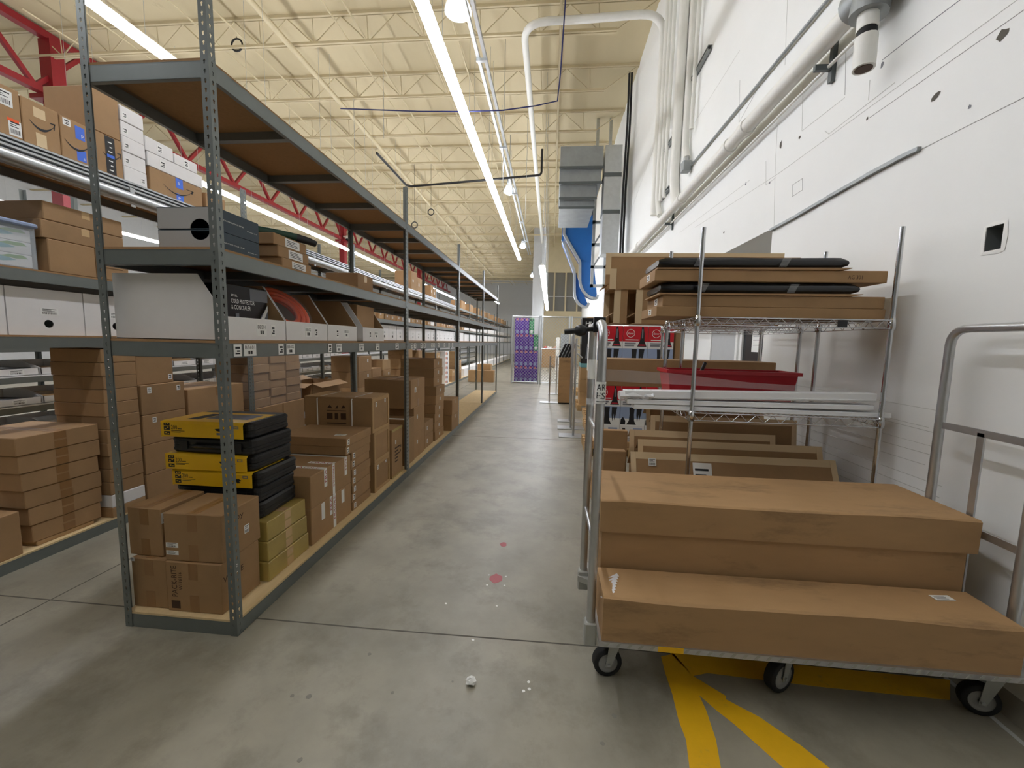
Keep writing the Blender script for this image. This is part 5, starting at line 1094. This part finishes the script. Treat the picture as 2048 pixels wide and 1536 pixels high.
# long folded cartons behind, on and under the second unit
def panel(label, px, y, th, m_='card', edge=True, lean=0.0, name='carton_panel', group=None, z_top=None):
    """sheet standing roughly across X at depth y, outline from photo points projected onto that depth"""
    P = [PY(u, v, y) for u, v in px]; mb = MB(); o = Vector((0, y, 0))
    mb.prism([(p.x, p.z) for p in P], o, (1, 0, 0), (0, -lean, 1), (0, th, 0)); ob = tag(mb.build(name, m_), label, 'cardboard', group)
    return ob
def trough(label, x0, x1, y0, z0, w_, h_, ang, m_='card', lip=0.035):
    """long folded open carton: two walls meeting at a ridge / fold, with pale taped end strips"""
    t = thing('folded_carton', label, 'box', ((x0+x1)/2, y0, z0), rz=0); c, s_ = math.cos(ang), math.sin(ang); th = 0.006
    mb = MB(); mb.prism([(0, 0), (w_*c, w_*s_), (w_*c, w_*s_+th), (0, th)], (x0, y0, z0), (0, 1, 0), (0, 0, 1), (x1-x0, 0, 0)); mb.build('front_wall', m_, t)
    mb = MB(); yy, zz = y0+w_*c, z0+w_*s_; mb.prism([(0, 0), (h_, -h_*1.1), (h_+th, -h_*1.1), (th, 0)], (x0, yy, zz), (0, 1, 0), (0, 0, 1), (x1-x0, 0, 0)); mb.build('rear_wall', m_, t)
    mb = MB(); k_ = 1-0.045/w_; mb.prism([(w_*c*k_, w_*s_*k_+th-0.001), (w_*c+0.001, w_*s_+th), (w_*c-0.001, w_*s_+th+0.003), (w_*c*k_, w_*s_*k_+th+0.002)], (x0+lip, y0, z0), (0, 1, 0), (0, 0, 1), (x1-x0-2*lip, 0, 0)); mb.build('tape_strip', 'card_edge', t)
    for xx in (x0-0.001, x1-lip+0.001):
        mb = MB(); mb.prism([(-0.002, 0), (w_*c, w_*s_+0.001), (w_*c-0.002, w_*s_+th+0.003), (-0.002, th+0.003)], (xx, y0, z0), (0, 1, 0), (0, 0, 1), (lip, 0, 0)); mb.build('tape_strip', 'card_edge', t)
    return t
tr1 = trough('folded carton with paper note leaning just behind the cart', 0.56, 1.86, 2.522, 0.166, 0.64, 0.09, 1.15)
sticker(tr1, (0.70, 2.522+0.41*0.58-0.0085, 0.166+0.913*0.58+0.004), (1, 0, 0), (0, 0.408, 0.913), 0.05, 0.05, None, 0)
p = Vector((1.02, 2.735, 0.695)); sticker(tr1, (1.02, 2.522+0.41*0.49-0.0085, 0.166+0.913*0.49+0.004), (1, 0, 0), (0, 0.408, 0.913), 0.12, 0.20, None, 3, 'paper_note')
trough('folded carton second in the leaning row behind the cart', 0.64, 1.87, 2.765, 0.166, 0.66, 0.07, 1.3)
trough('folded carton third in the leaning row, shorter at its end', 0.60, 1.62, 2.935, 0.166, 0.69, 0.05, 1.4)
trough('folded carton fourth in the leaning row under the wire shelf', 0.80, 1.88, 3.155, 0.0, 0.93, 0.05, 1.45)
trough('folded carton at the back of the leaning row', 0.86, 1.85, 3.45, 0.1655, 0.84, 0.10, 1.25)
carton('short flat carton standing left of the leaning folded cartons', 0.36, 0.50, 2.62, 2.68, 0.0, 0.80, 'card'); carton('taller flat carton close behind the short standing one', 0.34, 0.553, 2.87, 2.92, 0.0, 0.88, 'card')
# on second unit middle shelf: long plain box
x0 = PY(1212, 740, 3.42).x; x1 = PY(1552, 740, 3.42).x
carton('long plain carton lying across the second unit middle shelf', x0, x1, 3.42, 3.70, 1.1355, 1.36, 'card', rz=0.3)
# on second unit top: big folded cartons
zt2 = 1.6455
def shell(label, x0, x1, y0, d, z0, h, open_='left', m_='card', lip=0.05):
    t = thing('carton_tray', label, 'box', ((x0+x1)/2, y0, z0)); th = 0.006
    MB().box(x0, x1, y0, y0+th, z0, z0+h).build('front_wall', m_, t); MB().box(x0, x1, y0+th, y0+d-th, z0, z0+th).build('bottom', m_, t); MB().box(x0, x1, y0+d-th, y0+d, z0, z0+h).build('rear_wall', m_, t)
    MB().box(x0-0.001, x0+lip, y0-0.0015, y0, z0+0.001, z0+h+0.001).build('tape_strip', 'card_edge', t); MB().box(x0+lip, x1, y0+d-th-0.002, y0+d-th, z0+h*0.8, z0+h+0.001).build('tape_strip', 'card_edge', t)
    mb = MB(); mb.prism([(0, 0), (-0.05, -0.03), (-0.05, -0.026), (0, 0.006)], (x0, y0, z0+h*0.3), (1, 0, 0), (0, 0, 1), (0, d, 0)); mb.build('end_flap', m_, t)
    return t
xa, xb = PY(1232, 640, 3.38).x, PY(1545, 640, 3.38).x
shell('deep open carton tray resting on the second unit top shelf', xa+0.15, xb, 3.385, 0.28, zt2, 0.265)
shell('carton tray pushed to the end of the second unit top shelf', xa-0.02, xa+0.085, 3.39, 0.27, zt2, 0.265, m_='card')
xa, xb = PY(1225, 560, 3.38).x, PY(1560, 560, 3.38).x
shell('upper open carton tray stacked on the deep one', xa-0.02, xb, 3.381, 0.285, zt2+0.266, 0.16)
xa, xb = PY(1212, 520, 3.67).x, PY(1568, 520, 3.67).x
tt = tag(MB().box(xa, xb, 3.67, 3.676, zt2+0.001, PY(1400, 507, 3.67).z).build('cardboard_sheet', 'card'), 'flat cardboard sheet standing at the back of the upper tray', 'cardboard')
MB().box(xa, xb, 3.668, 3.67, PY(1400, 514, 3.67).z, PY(1400, 506.5, 3.67).z).build('tape_strip', 'card_edge', tt); MB().box(xa-0.001, xa+0.045, 3.667, 3.67, zt2+0.01, PY(1400, 506.5, 3.67).z).build('tape_strip', 'card_edge', tt)
carton('small long carton end poking past the upper tray front', PY(1262, 568, 3.2).x, 1.2, 3.2, 3.33, 1.90, 1.975, rz=0, st=(('-x', 0.5, 0.5, 0.06, 0.04, 2),)) if False else None

# ================================================================ VACUUM CLEANER CARTONS
def vac(label, x0, z0, wd=0.318, h=0.735, y0=5.40, d=0.30, lower=False):
    B = carton(label, x0, x0+wd-0.004, y0, y0+d, z0, z0+h, 'white_card', name='product_box', group='vacuum cleaner cartons')
    o, b, M = B; it = [('r', 0, 0.745, 1, 1.0, 0), ('r', 0.0, 0.29, 1.0, 0.63, 1), ('r', 0.0, 0.29, 1.0, 0.42, 5), ('r', 0.55, 0.09, 0.92, 0.25, 1)]
    it += [('p', [(0.36, 0.62), (0.38, 0.50), (0.36, 0.38), (0.26, 0.31), (0.66, 0.31), (0.58, 0.38), (0.56, 0.50), (0.58, 0.62)], 3), ('p', [(0.66, 0.62), (0.66, 0.48), (0.70, 0.36), (0.75, 0.50), (0.78, 0.38), (0.84, 0.50), (0.88, 0.62)], 3), ('p', [(0.02, 0.31), (0.03, 0.40), (0.12, 0.45), (0.22, 0.38), (0.22, 0.31)], 3)]
    it += [('p', [(0.74, 0.99), (0.80, 0.995), (0.85, 0.88), (0.86, 0.76), (0.95, 0.66), (0.58, 0.66), (0.68, 0.76), (0.72, 0.88)], 3), ('p', [(0.62, 0.675), (0.92, 0.675), (0.88, 0.70), (0.66, 0.70)], 4), ('p', [(0.745, 0.95), (0.80, 0.95), (0.80, 0.80), (0.75, 0.80)], 2), ('r', 0.1, 0.765, 0.62, 0.78, 5), ('r', 0.08, 0.70, 0.52, 0.725, 2), ('r', 0.08, 0.665, 0.46, 0.69, 2)]
    it += [('p', [(0.10, 0.25), (0.22, 0.25), (0.30, 0.14), (0.42, 0.105), (0.20, 0.095), (0.16, 0.15)], 3), ('p', [(0.60, 0.22), (0.86, 0.22), (0.80, 0.11), (0.66, 0.11)], 2), ('r', 0.05, 0.05, 0.6, 0.06, 2), ('r', 0.05, 0.025, 0.5, 0.035, 2)]
    print_on(B, '-y', it, ['red_print', 'blue_print', 'ink_grey', 'ink', 'ink_red', 'paper'], 'picture_print')
    mb = MB(); p0, u, v, eu, ev = face_pt(b, '-y', 0.30, 0.88, 0.0045); R_ = 0.052; n = 28
    ring_o = [p0+u*(R_*math.cos(2*math.pi*k/n))+v*(R_*math.sin(2*math.pi*k/n)) for k in range(n)]; ring_i = [p0+u*(0.9*R_*math.cos(2*math.pi*k/n))+v*(0.9*R_*math.sin(2*math.pi*k/n)) for k in range(n)]
    mb.add(ring_o+ring_i, [(k, (k+1) % n, n+(k+1) % n, n+k) for k in range(n)]); put_text(mb, 'Hoover', p0-u*0.040-v*0.013, u*0.074, v*0.028, 0, 0.12); mb.local('round_logo', 'paper', o)
    return B
vx = (0.70, 1.02, 1.24)
names = ['vacuum carton in the row beside the cart handle', 'vacuum carton in the middle of the row', 'vacuum carton at the wall end of the row']
for r_, zz in ((0, 0.205), (1, 0.945)):
    for k in range(3): vac(('upper ' if r_ else 'lower ')+names[k], 0.60+0.318*k + (0.0 if r_ else 0.012), zz, h=0.735 if r_ == 0 else 0.765)
t = thing('pallet', 'low wooden pallet under the vacuum cartons', 'pallet', (1.1, 5.6, 0))
for k in range(5): MB().box(0.5, 1.7, 5.36+0.16*k, 5.47+0.16*k, 0.105, 0.125).build('deck_board', 'wood_pallet', t)
for x in (0.5, 1.05, 1.6): MB().box(x, x+0.09, 5.36, 6.11, 0, 0.105).build('stringer', 'wood_pallet', t)
carton('flat brown carton laid on the pallet under vacuum cartons', 0.56, 1.60, 5.37, 5.95, 0.126, 0.2045, 'card')
carton('brown carton stacked past the end of the vacuum cartons', 1.585, 1.70, 5.45, 5.8, 0.205, 1.70, 'card')
sl = vac('vacuum carton with a long white label turned sideways', 0.60, 0.0) if False else None
p = PY(1219, 700, 5.39); sticker(bpy.data.objects['product_box'] if False else None, (0.70, 5.385, 1.43), (1, 0, 0), (0, 0, 1), 0.05, 0.36, None, 3) if False else None

# ================================================================ FARTHER DOWN THE RIGHT SIDE
def stand(label, x, y, h, w_=0.46, d=0.30):
    t = thing('post_stand', label, 'stand', (x, y, 0)); MB().cbox(x-w_/2, x+w_/2, y-d/2, y+d/2, 0, 0.012, 0.003).build('base_plate', 'galv', t)
    mb = MB(); mb.tube([(x, y, 0.012), (x, y, h)], 0.018, 12); mb.build('post', 'alu', t); mb = MB(); mb.tube([(x, y, h-0.22), (x+0.10, y+0.02, h-0.30)], 0.012, 8); mb.build('clip', 'galv', t)
for i, (u, v, h) in enumerate(((1146, 872, 1.55), (1141, 856, 1.72), (1139, 842, 1.60), (1098, 805, 1.15), (1112, 788, 1.1))):
    p = PZ(u, v); stand(['metal post stand set closest to the cart', 'taller metal post stand right behind the closest one', 'metal post stand third in the overlapping row', 'short metal post stand by the tall brown carton', 'short metal post stand behind the tall brown carton'][i], p.x, p.y, h)
p = PZ(1128, 808)
carton('tall upright brown carton with black panels on top', p.x-0.15, p.x+0.17, p.y, p.y+0.45, 0.03, 0.60, 'card_dirty'); carton('upper tall brown carton under the black panels', p.x-0.15, p.x+0.17, p.y, p.y+0.45, 0.602, 1.12, 'card_dirty')
t = thing('dolly', 'low black dolly under the tall brown carton', 'dolly', (p.x, p.y+0.2, 0)); MB().box(p.x-0.14, p.x+0.16, p.y+0.01, p.y+0.44, 0.012, 0.029).build('deck', 'black_plastic', t); [MB().tube([(p.x+sx, p.y+yy-0.02, 0.012), (p.x+sx, p.y+yy+0.02, 0.012)], 0.012, 8).build('wheel', 'rubber', t) for sx in (-0.1, 0.12) for yy in (0.06, 0.38)]
for k in range(4):
    mb = MB(); mb.prism([(-0.17, 0.0), (-0.115, 0.0), (0.035, 0.34), (-0.02, 0.34)], (p.x-0.0+0.075*k, p.y+0.05, 1.123), (1, 0, 0), (0, 0, 1), (0, 0.30, 0)); tag(mb.build('black_panel', 'black_plastic'), f'black slanted panel, {["outermost", "second", "third", "innermost"][k]} of four on the tall carton', 'panel')
# pallets of cartons along the wall
pal = [(0.62, 1.9, 6.6, 7.5), (0.70, 1.9, 7.7, 8.7), (0.62, 1.9, 9.0, 10.0), (0.7, 1.9, 11.6, 12.6)]
nm = ['beside the post stands', 'with the tan tower', 'carrying the appliance cartons', 'close to the mesh fence']
for k, (x0, x1, y0, y1) in enumerate(pal):
    t = thing('pallet', f'wooden pallet {nm[k]}', 'pallet', ((x0+x1)/2, (y0+y1)/2, 0))
    for j in range(5): MB().box(x0, x1, y0+(y1-y0-0.1)*j/4, y0+(y1-y0-0.1)*j/4+0.1, 0.105, 0.125).build('deck_board', 'wood_pallet', t)
    for xx in (x0, (x0+x1)/2-0.045, x1-0.09): MB().box(xx, xx+0.09, y0, y1, 0, 0.105).build('stringer', 'wood_pallet', t)
def tower(x0, x1, y0, y1, z0, hs, lab, m_='card'):
    z = z0
    for i, h in enumerate(hs): carton(f'{lab}, {nth(i, len(hs))}', x0+random.uniform(-.015, .015), x1, y0+random.uniform(-.01, .01), y1, z, z+h-0.003, m_, st=(('-y', 0.7, 0.7, 0.06, 0.06, 2),) if i % 2 else ()); z += h
tower(0.66, 1.02, 6.65, 7.05, 0.126, (0.33, 0.30, 0.26, 0.24, 0.18), 'tan carton in the tower behind post stands', 'card_light')
tower(1.04, 1.5, 6.65, 7.05, 0.126, (0.4, 0.4, 0.4), 'brown carton in the tower next to the alcove')
tower(0.74, 1.04, 7.75, 8.15, 0.126, (0.3, 0.3, 0.26, 0.22, 0.2), 'pale carton in the second tan tower', 'card_light')
tower(1.06, 1.6, 7.75, 8.15, 0.126, (0.4, 0.4, 0.4), 'brown carton in the tower by alcove doors')
carton('teal carton right under the black appliance carton', 0.66, 1.0, 9.05, 9.5, 0.952, 1.04, 'teal')
tower(0.66, 1.0, 9.05, 9.5, 0.126, (0.28, 0.28, 0.265), 'brown carton under the teal one', 'card_light')
B = carton('black appliance carton with white lettering', 0.66, 0.98, 9.05, 9.45, 1.042, 2.02, 'black_film', name='product_box'); print_on(B, '-y', [('t', 'HI', 0.25, 0.84, 0.6, 0.92, 0), ('p', [(0.62+0.16*math.cos(k*math.pi/8), 0.66+0.06*math.sin(k*math.pi/8)) for k in range(16)], 0), ('t', '4.5', 0.52, 0.64, 0.72, 0.68, 1), ('p', [(0.3, 0.1), (0.6, 0.1), (0.5, 0.4), (0.4, 0.45)], 2)], ['paper', 'ink', 'ink_grey'])
for i in range(2):
    B = carton(['lower', 'upper'][i]+' white appliance carton with a picture panel', 0.76, 1.12, 8.25, 8.62, 0.92+0.47*i, 1.385+0.47*i, 'white_card', name='product_box'); print_on(B, '-y', [('r', 0.15, 0.2, 0.8, 0.8, 0), ('p', [(0.3, 0.3), (0.65, 0.3), (0.6, 0.7), (0.4, 0.7)], 1), ('r', 0.1, 0.86, 0.8, 0.92, 2)], ['skin_print' if i == 0 else 'blue_print', 'ink_grey', 'ink'])
tower(0.76, 1.12, 8.25, 8.62, 0.126, (0.4, 0.39), 'brown carton under the white appliance cartons')
carton('tan carton showing above the mesh fence corner', 1.0, 1.5, 11.8, 12.3, 0.126, 2.2, 'card_light')
tower(1.1, 1.6, 9.05, 9.5, 0.126, (0.5, 0.5, 0.5), 'brown carton behind the black appliance carton')

# ---------------------------------------------------------------- chain-link fence and gate
YFN = 14.5
def mesh_fabric(x0, x1, z0, z1, y, s_=0.075, r=0.0045):
    mb = MB()
    def clip(c, sg):
        # line z = sg*(x) + c inside rectangle
        pts = []
        for x in (x0, x1):
            z = sg*x+c
            if z0 <= z <= z1: pts.append((x, z))
        for z in (z0, z1):
            x = (z-c)*sg
            if x0 < x < x1: pts.append((x, z))
        return pts[:2] if len(pts) >= 2 else None
    for sg in (1, -1):
        lo = min(z0-sg*x0, z0-sg*x1); hi = max(z1-sg*x0, z1-sg*x1); c = lo
        while c < hi:
            q = clip(c, sg)
            if q and (abs(q[0][0]-q[1][0]) > 0.01): mb.bar((q[0][0], y+0.003*sg, q[0][1]), (q[1][0], y+0.003*sg, q[1][1]), r*2, r*2)
            c += s_*1.414
    return mb
def fence(label, x0, x1, zt, y, mid=None, name='mesh_fence', cat='fence'):
    t = thing(name, label, cat, ((x0+x1)/2, y, 0))
    for x in (x0, x1): mb = MB(); mb.tube([(x, y, 0), (x, y, zt+0.03)], 0.028, 10); mb.build('post', 'galv', t)
    for z in (zt, 0.06) + (() if mid is None else (mid,)): mb = MB(); mb.tube([(x0, y, z), (x1, y, z)], 0.02, 8); mb.build('rail', 'galv', t)
    tag(mesh_fabric(x0, x1, 0.06, zt, y).build('mesh', 'galv', t), kind='stuff')
    return t
fence('chain-link fence panel in front of the purple cartons', -1.36, -0.42, 2.36, YFN)
fence('chain-link gate with a middle rail beside purple cartons', -0.34, 0.62, 2.36, YFN-0.03, 1.25, 'mesh_gate', 'gate')
fence('chain-link fence panel between the gate and the white wall', 0.70, 1.95, 2.36, YFN, 1.25)
# purple product wall
def purple(label, x0, z0, m_='purple', w_=0.168, h=0.575):
    B = carton(label, x0, x0+w_-0.004, 14.85, 15.2, z0, z0+h-0.004, m_, name='product_box', group='purple product cartons' if m_ == 'purple' else 'green product cartons', c=0.003)
    print_on(B, '-y', [('p', [(0.3, 0.06), (0.7, 0.06), (0.78, 0.18), (0.72, 0.26), (0.28, 0.26), (0.22, 0.18)], 0), ('p', [(0.38, 0.46), (0.55, 0.42), (0.62, 0.55), (0.5, 0.60), (0.52, 0.52)], 0), ('r', 0.2, 0.86, 0.8, 0.93, 1), ('r', 0.28, 0.95, 0.72, 0.98, 2)], ['blue_print', 'skin_print', 'orange'] if m_ == 'purple' else ['paper', 'ink', 'leaf_green'])
for r_, n_ in enumerate((5, 5, 4, 3)):
    for k in range(n_): purple(f'purple product carton in {["the bottom", "the second", "the third", "the top"][r_]} layer of the fenced stack', -1.30+0.168*k, 0.02+0.577*r_)
purple('green product carton beside the top purple layer', -1.30+0.168*3+0.01, 0.02+0.577*3, 'green_print'); purple('green product carton at the edge of the third layer', -1.30+0.168*4+0.01, 0.02+0.577*2, 'green_print')
tag(MB().cbox(-1.32, -0.44, 14.83, 15.25, 0, 0.019, 0.003).build('slip_sheet', 'card'), 'thin sheet lying under the purple carton stack', 'sheet')
# gaylord bin behind the gate
p = PZ(1100, 735); xg0, xg1 = PY(1083, 735, p.y).x, PY(1117, 735, p.y).x
open_box('big cardboard bulk bin seen through the mesh gate', xg0, xg1, p.y, p.y+1.1, 0, 1.15, 'card_dirty', name='bulk_bin', flaps=())
for k, (dx, m_) in enumerate(((0.15, 'red_print'), (0.45, 'white_card'), (0.75, 'skin_print'), (0.3, 'white_card'))): 
    mb = MB(); mb.lathe([(0.001, 0), (0.10, 0.02), (0.14, 0.10), (0.11, 0.2), (0.001, 0.25)], (xg0+dx+0.03, p.y+(0.25 if k < 3 else 0.6), 1.0), n=10); tag(mb.build('packed_bag', m_), ['red bag heaped in the bulk bin', 'white bag heaped beside the red one in the bin', 'pinkish bag heaped in the bulk bin', 'white bag at the back of the bulk bin'][k], 'bag')
t = tag(MB().cbox(PY(1121, 690, 22).x, PY(1136, 690, 22).x, 22, 22.1, 0, 1.95, 0.01).build('display_panel', 'galv_dull'), 'grey upright panel behind the mesh gate', 'panel')
MB().box(PY(1112, 690, 21.9).x, PY(1119, 690, 21.9).x, 21.9, 21.95, 0, 1.75).build('side_rail', 'pipe_white', t)

# ---------------------------------------------------------------- mezzanine office, column
mb = MB(); mb.box(-1.3, 2.0, 28.5, 28.7, 0, 3.55); mb.box(-0.5, 2.0, 28.3, 28.5, 3.2, 3.6); mb.box(-0.5, 2.0, 28.3, 28.5, 6.15, ZR)
tag(mb.build('wall_office', 'cream_paint', base=(0.5, 28.5, 0)), kind='structure')
wn = tag(MB().box(-0.5, 2.0, 28.42, 28.44, 3.6, 6.15).build('window_1', 'glass_dark'), kind='structure')
for x in (-0.5, 0.12, 0.88, 1.66): MB().box(x-0.05, x+0.05, 28.3, 28.42, 3.6, 6.15).build('mullion', 'cream_paint', wn)
MB().box(-0.5, 2.0, 28.34, 28.42, 4.55, 4.6).build('mullion', 'wall_grey', wn)
MB().box(-1.25, -0.52, 26.2, 26.9, 0, ZR).build('trim_3', 'wall_grey')['kind'] = 'structure'
# ---------------------------------------------------------------- ducts
def duct(name, label, segs, m_, edge=None):
    t = thing(name, label, 'duct', tuple(segs[0][0]))
    return t
t = thing('air_duct', 'big grey sheet-metal duct under the roof by the wall', 'duct', (0.7, 11.5, 5.2))
sec = [(0.10, 1.22, 11.5, 6.64, 6.1), (0.10, 1.20, 11.6, 6.1, 5.75), (0.12, 1.10, 11.75, 5.75, 5.4), (0.12, 1.06, 11.9, 5.4, 5.2)]
for i, (xa, xb, y, za, zb) in enumerate(sec):
    mb = MB(); mb.prism([(0, za), (0.0 if i == 0 else 0.0, zb), (2.0, zb), (2.0, za)], (xa, y, 0), (0, 1, 0), (0, 0, 1), (xb-xa, 0, 0)); mb.build('panel', 'galv_dull', t)
    MB().box(xa-0.02, xb+0.02, y-0.03, y+0.0, zb-0.03, zb+0.03).build('flange', 'steel_dark', t)
t = thing('air_riser', 'pale vertical duct riser clad along the white wall', 'duct', (1.5, 12, 4))
for k, (za, zb, m_) in enumerate(((3.9, 4.95, 'galv'), (5.05, 5.9, 'galv'), (6.0, 6.7, 'galv'))): MB().box(1.28, 1.72, 11.6, 12.1, za, zb).build('casing', m_, t)
for z in (4.95, 5.9): MB().box(1.27, 1.73, 11.59, 12.11, z, z+0.1).build('band', 'steel_dark', t)
[MB().tube([(1.77+dx, 11.5+dy, 3.74), (1.77+dx, 11.5+dy, 5.5), (1.80+dx, 11.5+dy, 7.2), (1.79+dx, 11.5+dy, 8.42)], 0.028, 8).build('black_hose', 'rubber', t) for dx, dy in ((0.0, 0.0), (0.07, 0.04))]
t = thing('steel_frame', 'pale steel frame ladder holding the ducts off the wall', 'frame', (1.3, 13.5, 3))
for x in (1.22, 1.62): MB().box(x, x+0.09, 13.8, 13.9, 3.3, ZR-0.02).build('leg', 'galv', t)
for z in (3.3, 3.9, 4.6, 5.3): MB().box(1.22, 1.71, 13.8, 13.9, z, z+0.09).build('rung', 'galv', t)
mb = MB(); mb.bar((1.25, 13.85, 4.6), (1.68, 13.85, 5.3), 0.05, 0.05); mb.bar((1.25, 13.85, 3.9), (1.68, 13.85, 4.6), 0.05, 0.05); mb.build('brace', 'galv_dull', t)
# blue chute: hood, slanting body, two rounded scoops with pale rims
t = thing('blue_chute', 'bright blue sheet-metal chute with two rounded scoops', 'chute', (1.0, 15.5, 2.8))
Q = lambda u, v, y=15.5: (lambda p: (p.x, p.z))(PY(u, v, y))
def plate(nm, px, y, d, m_):
    mb = MB(); mb.prism([Q(u, v, y) for u, v in px], (0, y, 0), (1, 0, 0), (0, 0, 1), (0, d, 0)); return mb.build(nm, m_, t)
plate('hood', [(1120, 408), (1188, 408), (1188, 432), (1122, 432)], 15.6, 0.7, 'blue_paint')
plate('upper_body', [(1129, 430), (1186, 430), (1186, 467), (1129, 467)], 15.5, 0.8, 'blue_paint'); plate('upper_face', [(1131, 432), (1184, 432), (1184, 452), (1131, 452)], 15.49, 0.01, 'blue_paint')
plate('slant_body', [(1129, 467), (1186, 467), (1187, 523), (1161, 523)], 15.5, 0.8, 'blue_paint'); plate('slant_face', [(1133, 468), (1186, 468), (1187, 522), (1163, 522)], 15.49, 0.01, 'blue_paint')
cur = lambda cx, cy, rx, ry, a0, a1, n: [(cx+rx*math.cos(math.radians(a0+(a1-a0)*k/n)), cy+ry*math.sin(math.radians(a0+(a1-a0)*k/n))) for k in range(n+1)]
plate('scoop', [(1161, 523), (1187, 523), (1194, 592)] + cur(1192, 560, 31, 36, 88, 180, 8), 15.45, 0.8, 'blue_paint')
plate('rear_body', [(1126, 480), (1152, 548), (1176, 610)] + cur(1172, 585, 22, 28, 85, 180, 8) + [(1149, 545), (1124, 480)], 15.9, 0.7, 'blue_paint')
def rimtube(px, y, nm='rim'):
    mb = MB()
    for a, b in zip(px[:-1], px[1:]): A, Bp = Q(*a, y), Q(*b, y); mb.bar((A[0], y+0.05, A[1]), (Bp[0], y+0.05, Bp[1]), 0.16, 0.09)
    mb.build(nm, 'galv', t)
rimtube([(1129, 432), (1128, 468), (1160, 524)] + cur(1192, 560, 32, 37, 180, 88, 7) + [(1196, 590)], 15.36)
rimtube([(1125, 478), (1149, 545)] + cur(1172, 585, 23, 29, 180, 85, 7) + [(1178, 606)], 15.8)
MB().box(0.28, 0.34, 15.6, 15.7, 5.2, 6.5).build('hanger', 'blue_paint', t)
MB().box(1.30, 1.38, 15.6, 15.7, 5.2, ZR+0.01).build('hanger', 'galv', t)
MB().box(0.28, 0.34, 15.6, 15.7, 6.4, ZR+0.01).build('hanger', 'galv', t)
# dome camera on the half-way red column
p = PX(673, 470, -11.8); t = thing('dome_camera', 'white dome camera on the red column half-way down', 'camera', (-11.8, p.y, p.z))
mb = MB(); mb.lathe([(0.001, 0.16), (0.14, 0.16), (0.15, 0.0)], (-11.6, 22.9, p.z), n=14); mb.box(-11.855, -11.58, 22.86, 22.94, p.z+0.1, p.z+0.16); mb.build('housing', 'pipe_white', t)
mb = MB(); mb.lathe([(0.12, 0.0), (0.10, -0.07), (0.05, -0.11), (0.001, -0.12)], (-11.6, 22.9, p.z), n=14); mb.build('dome', 'black_film', t)
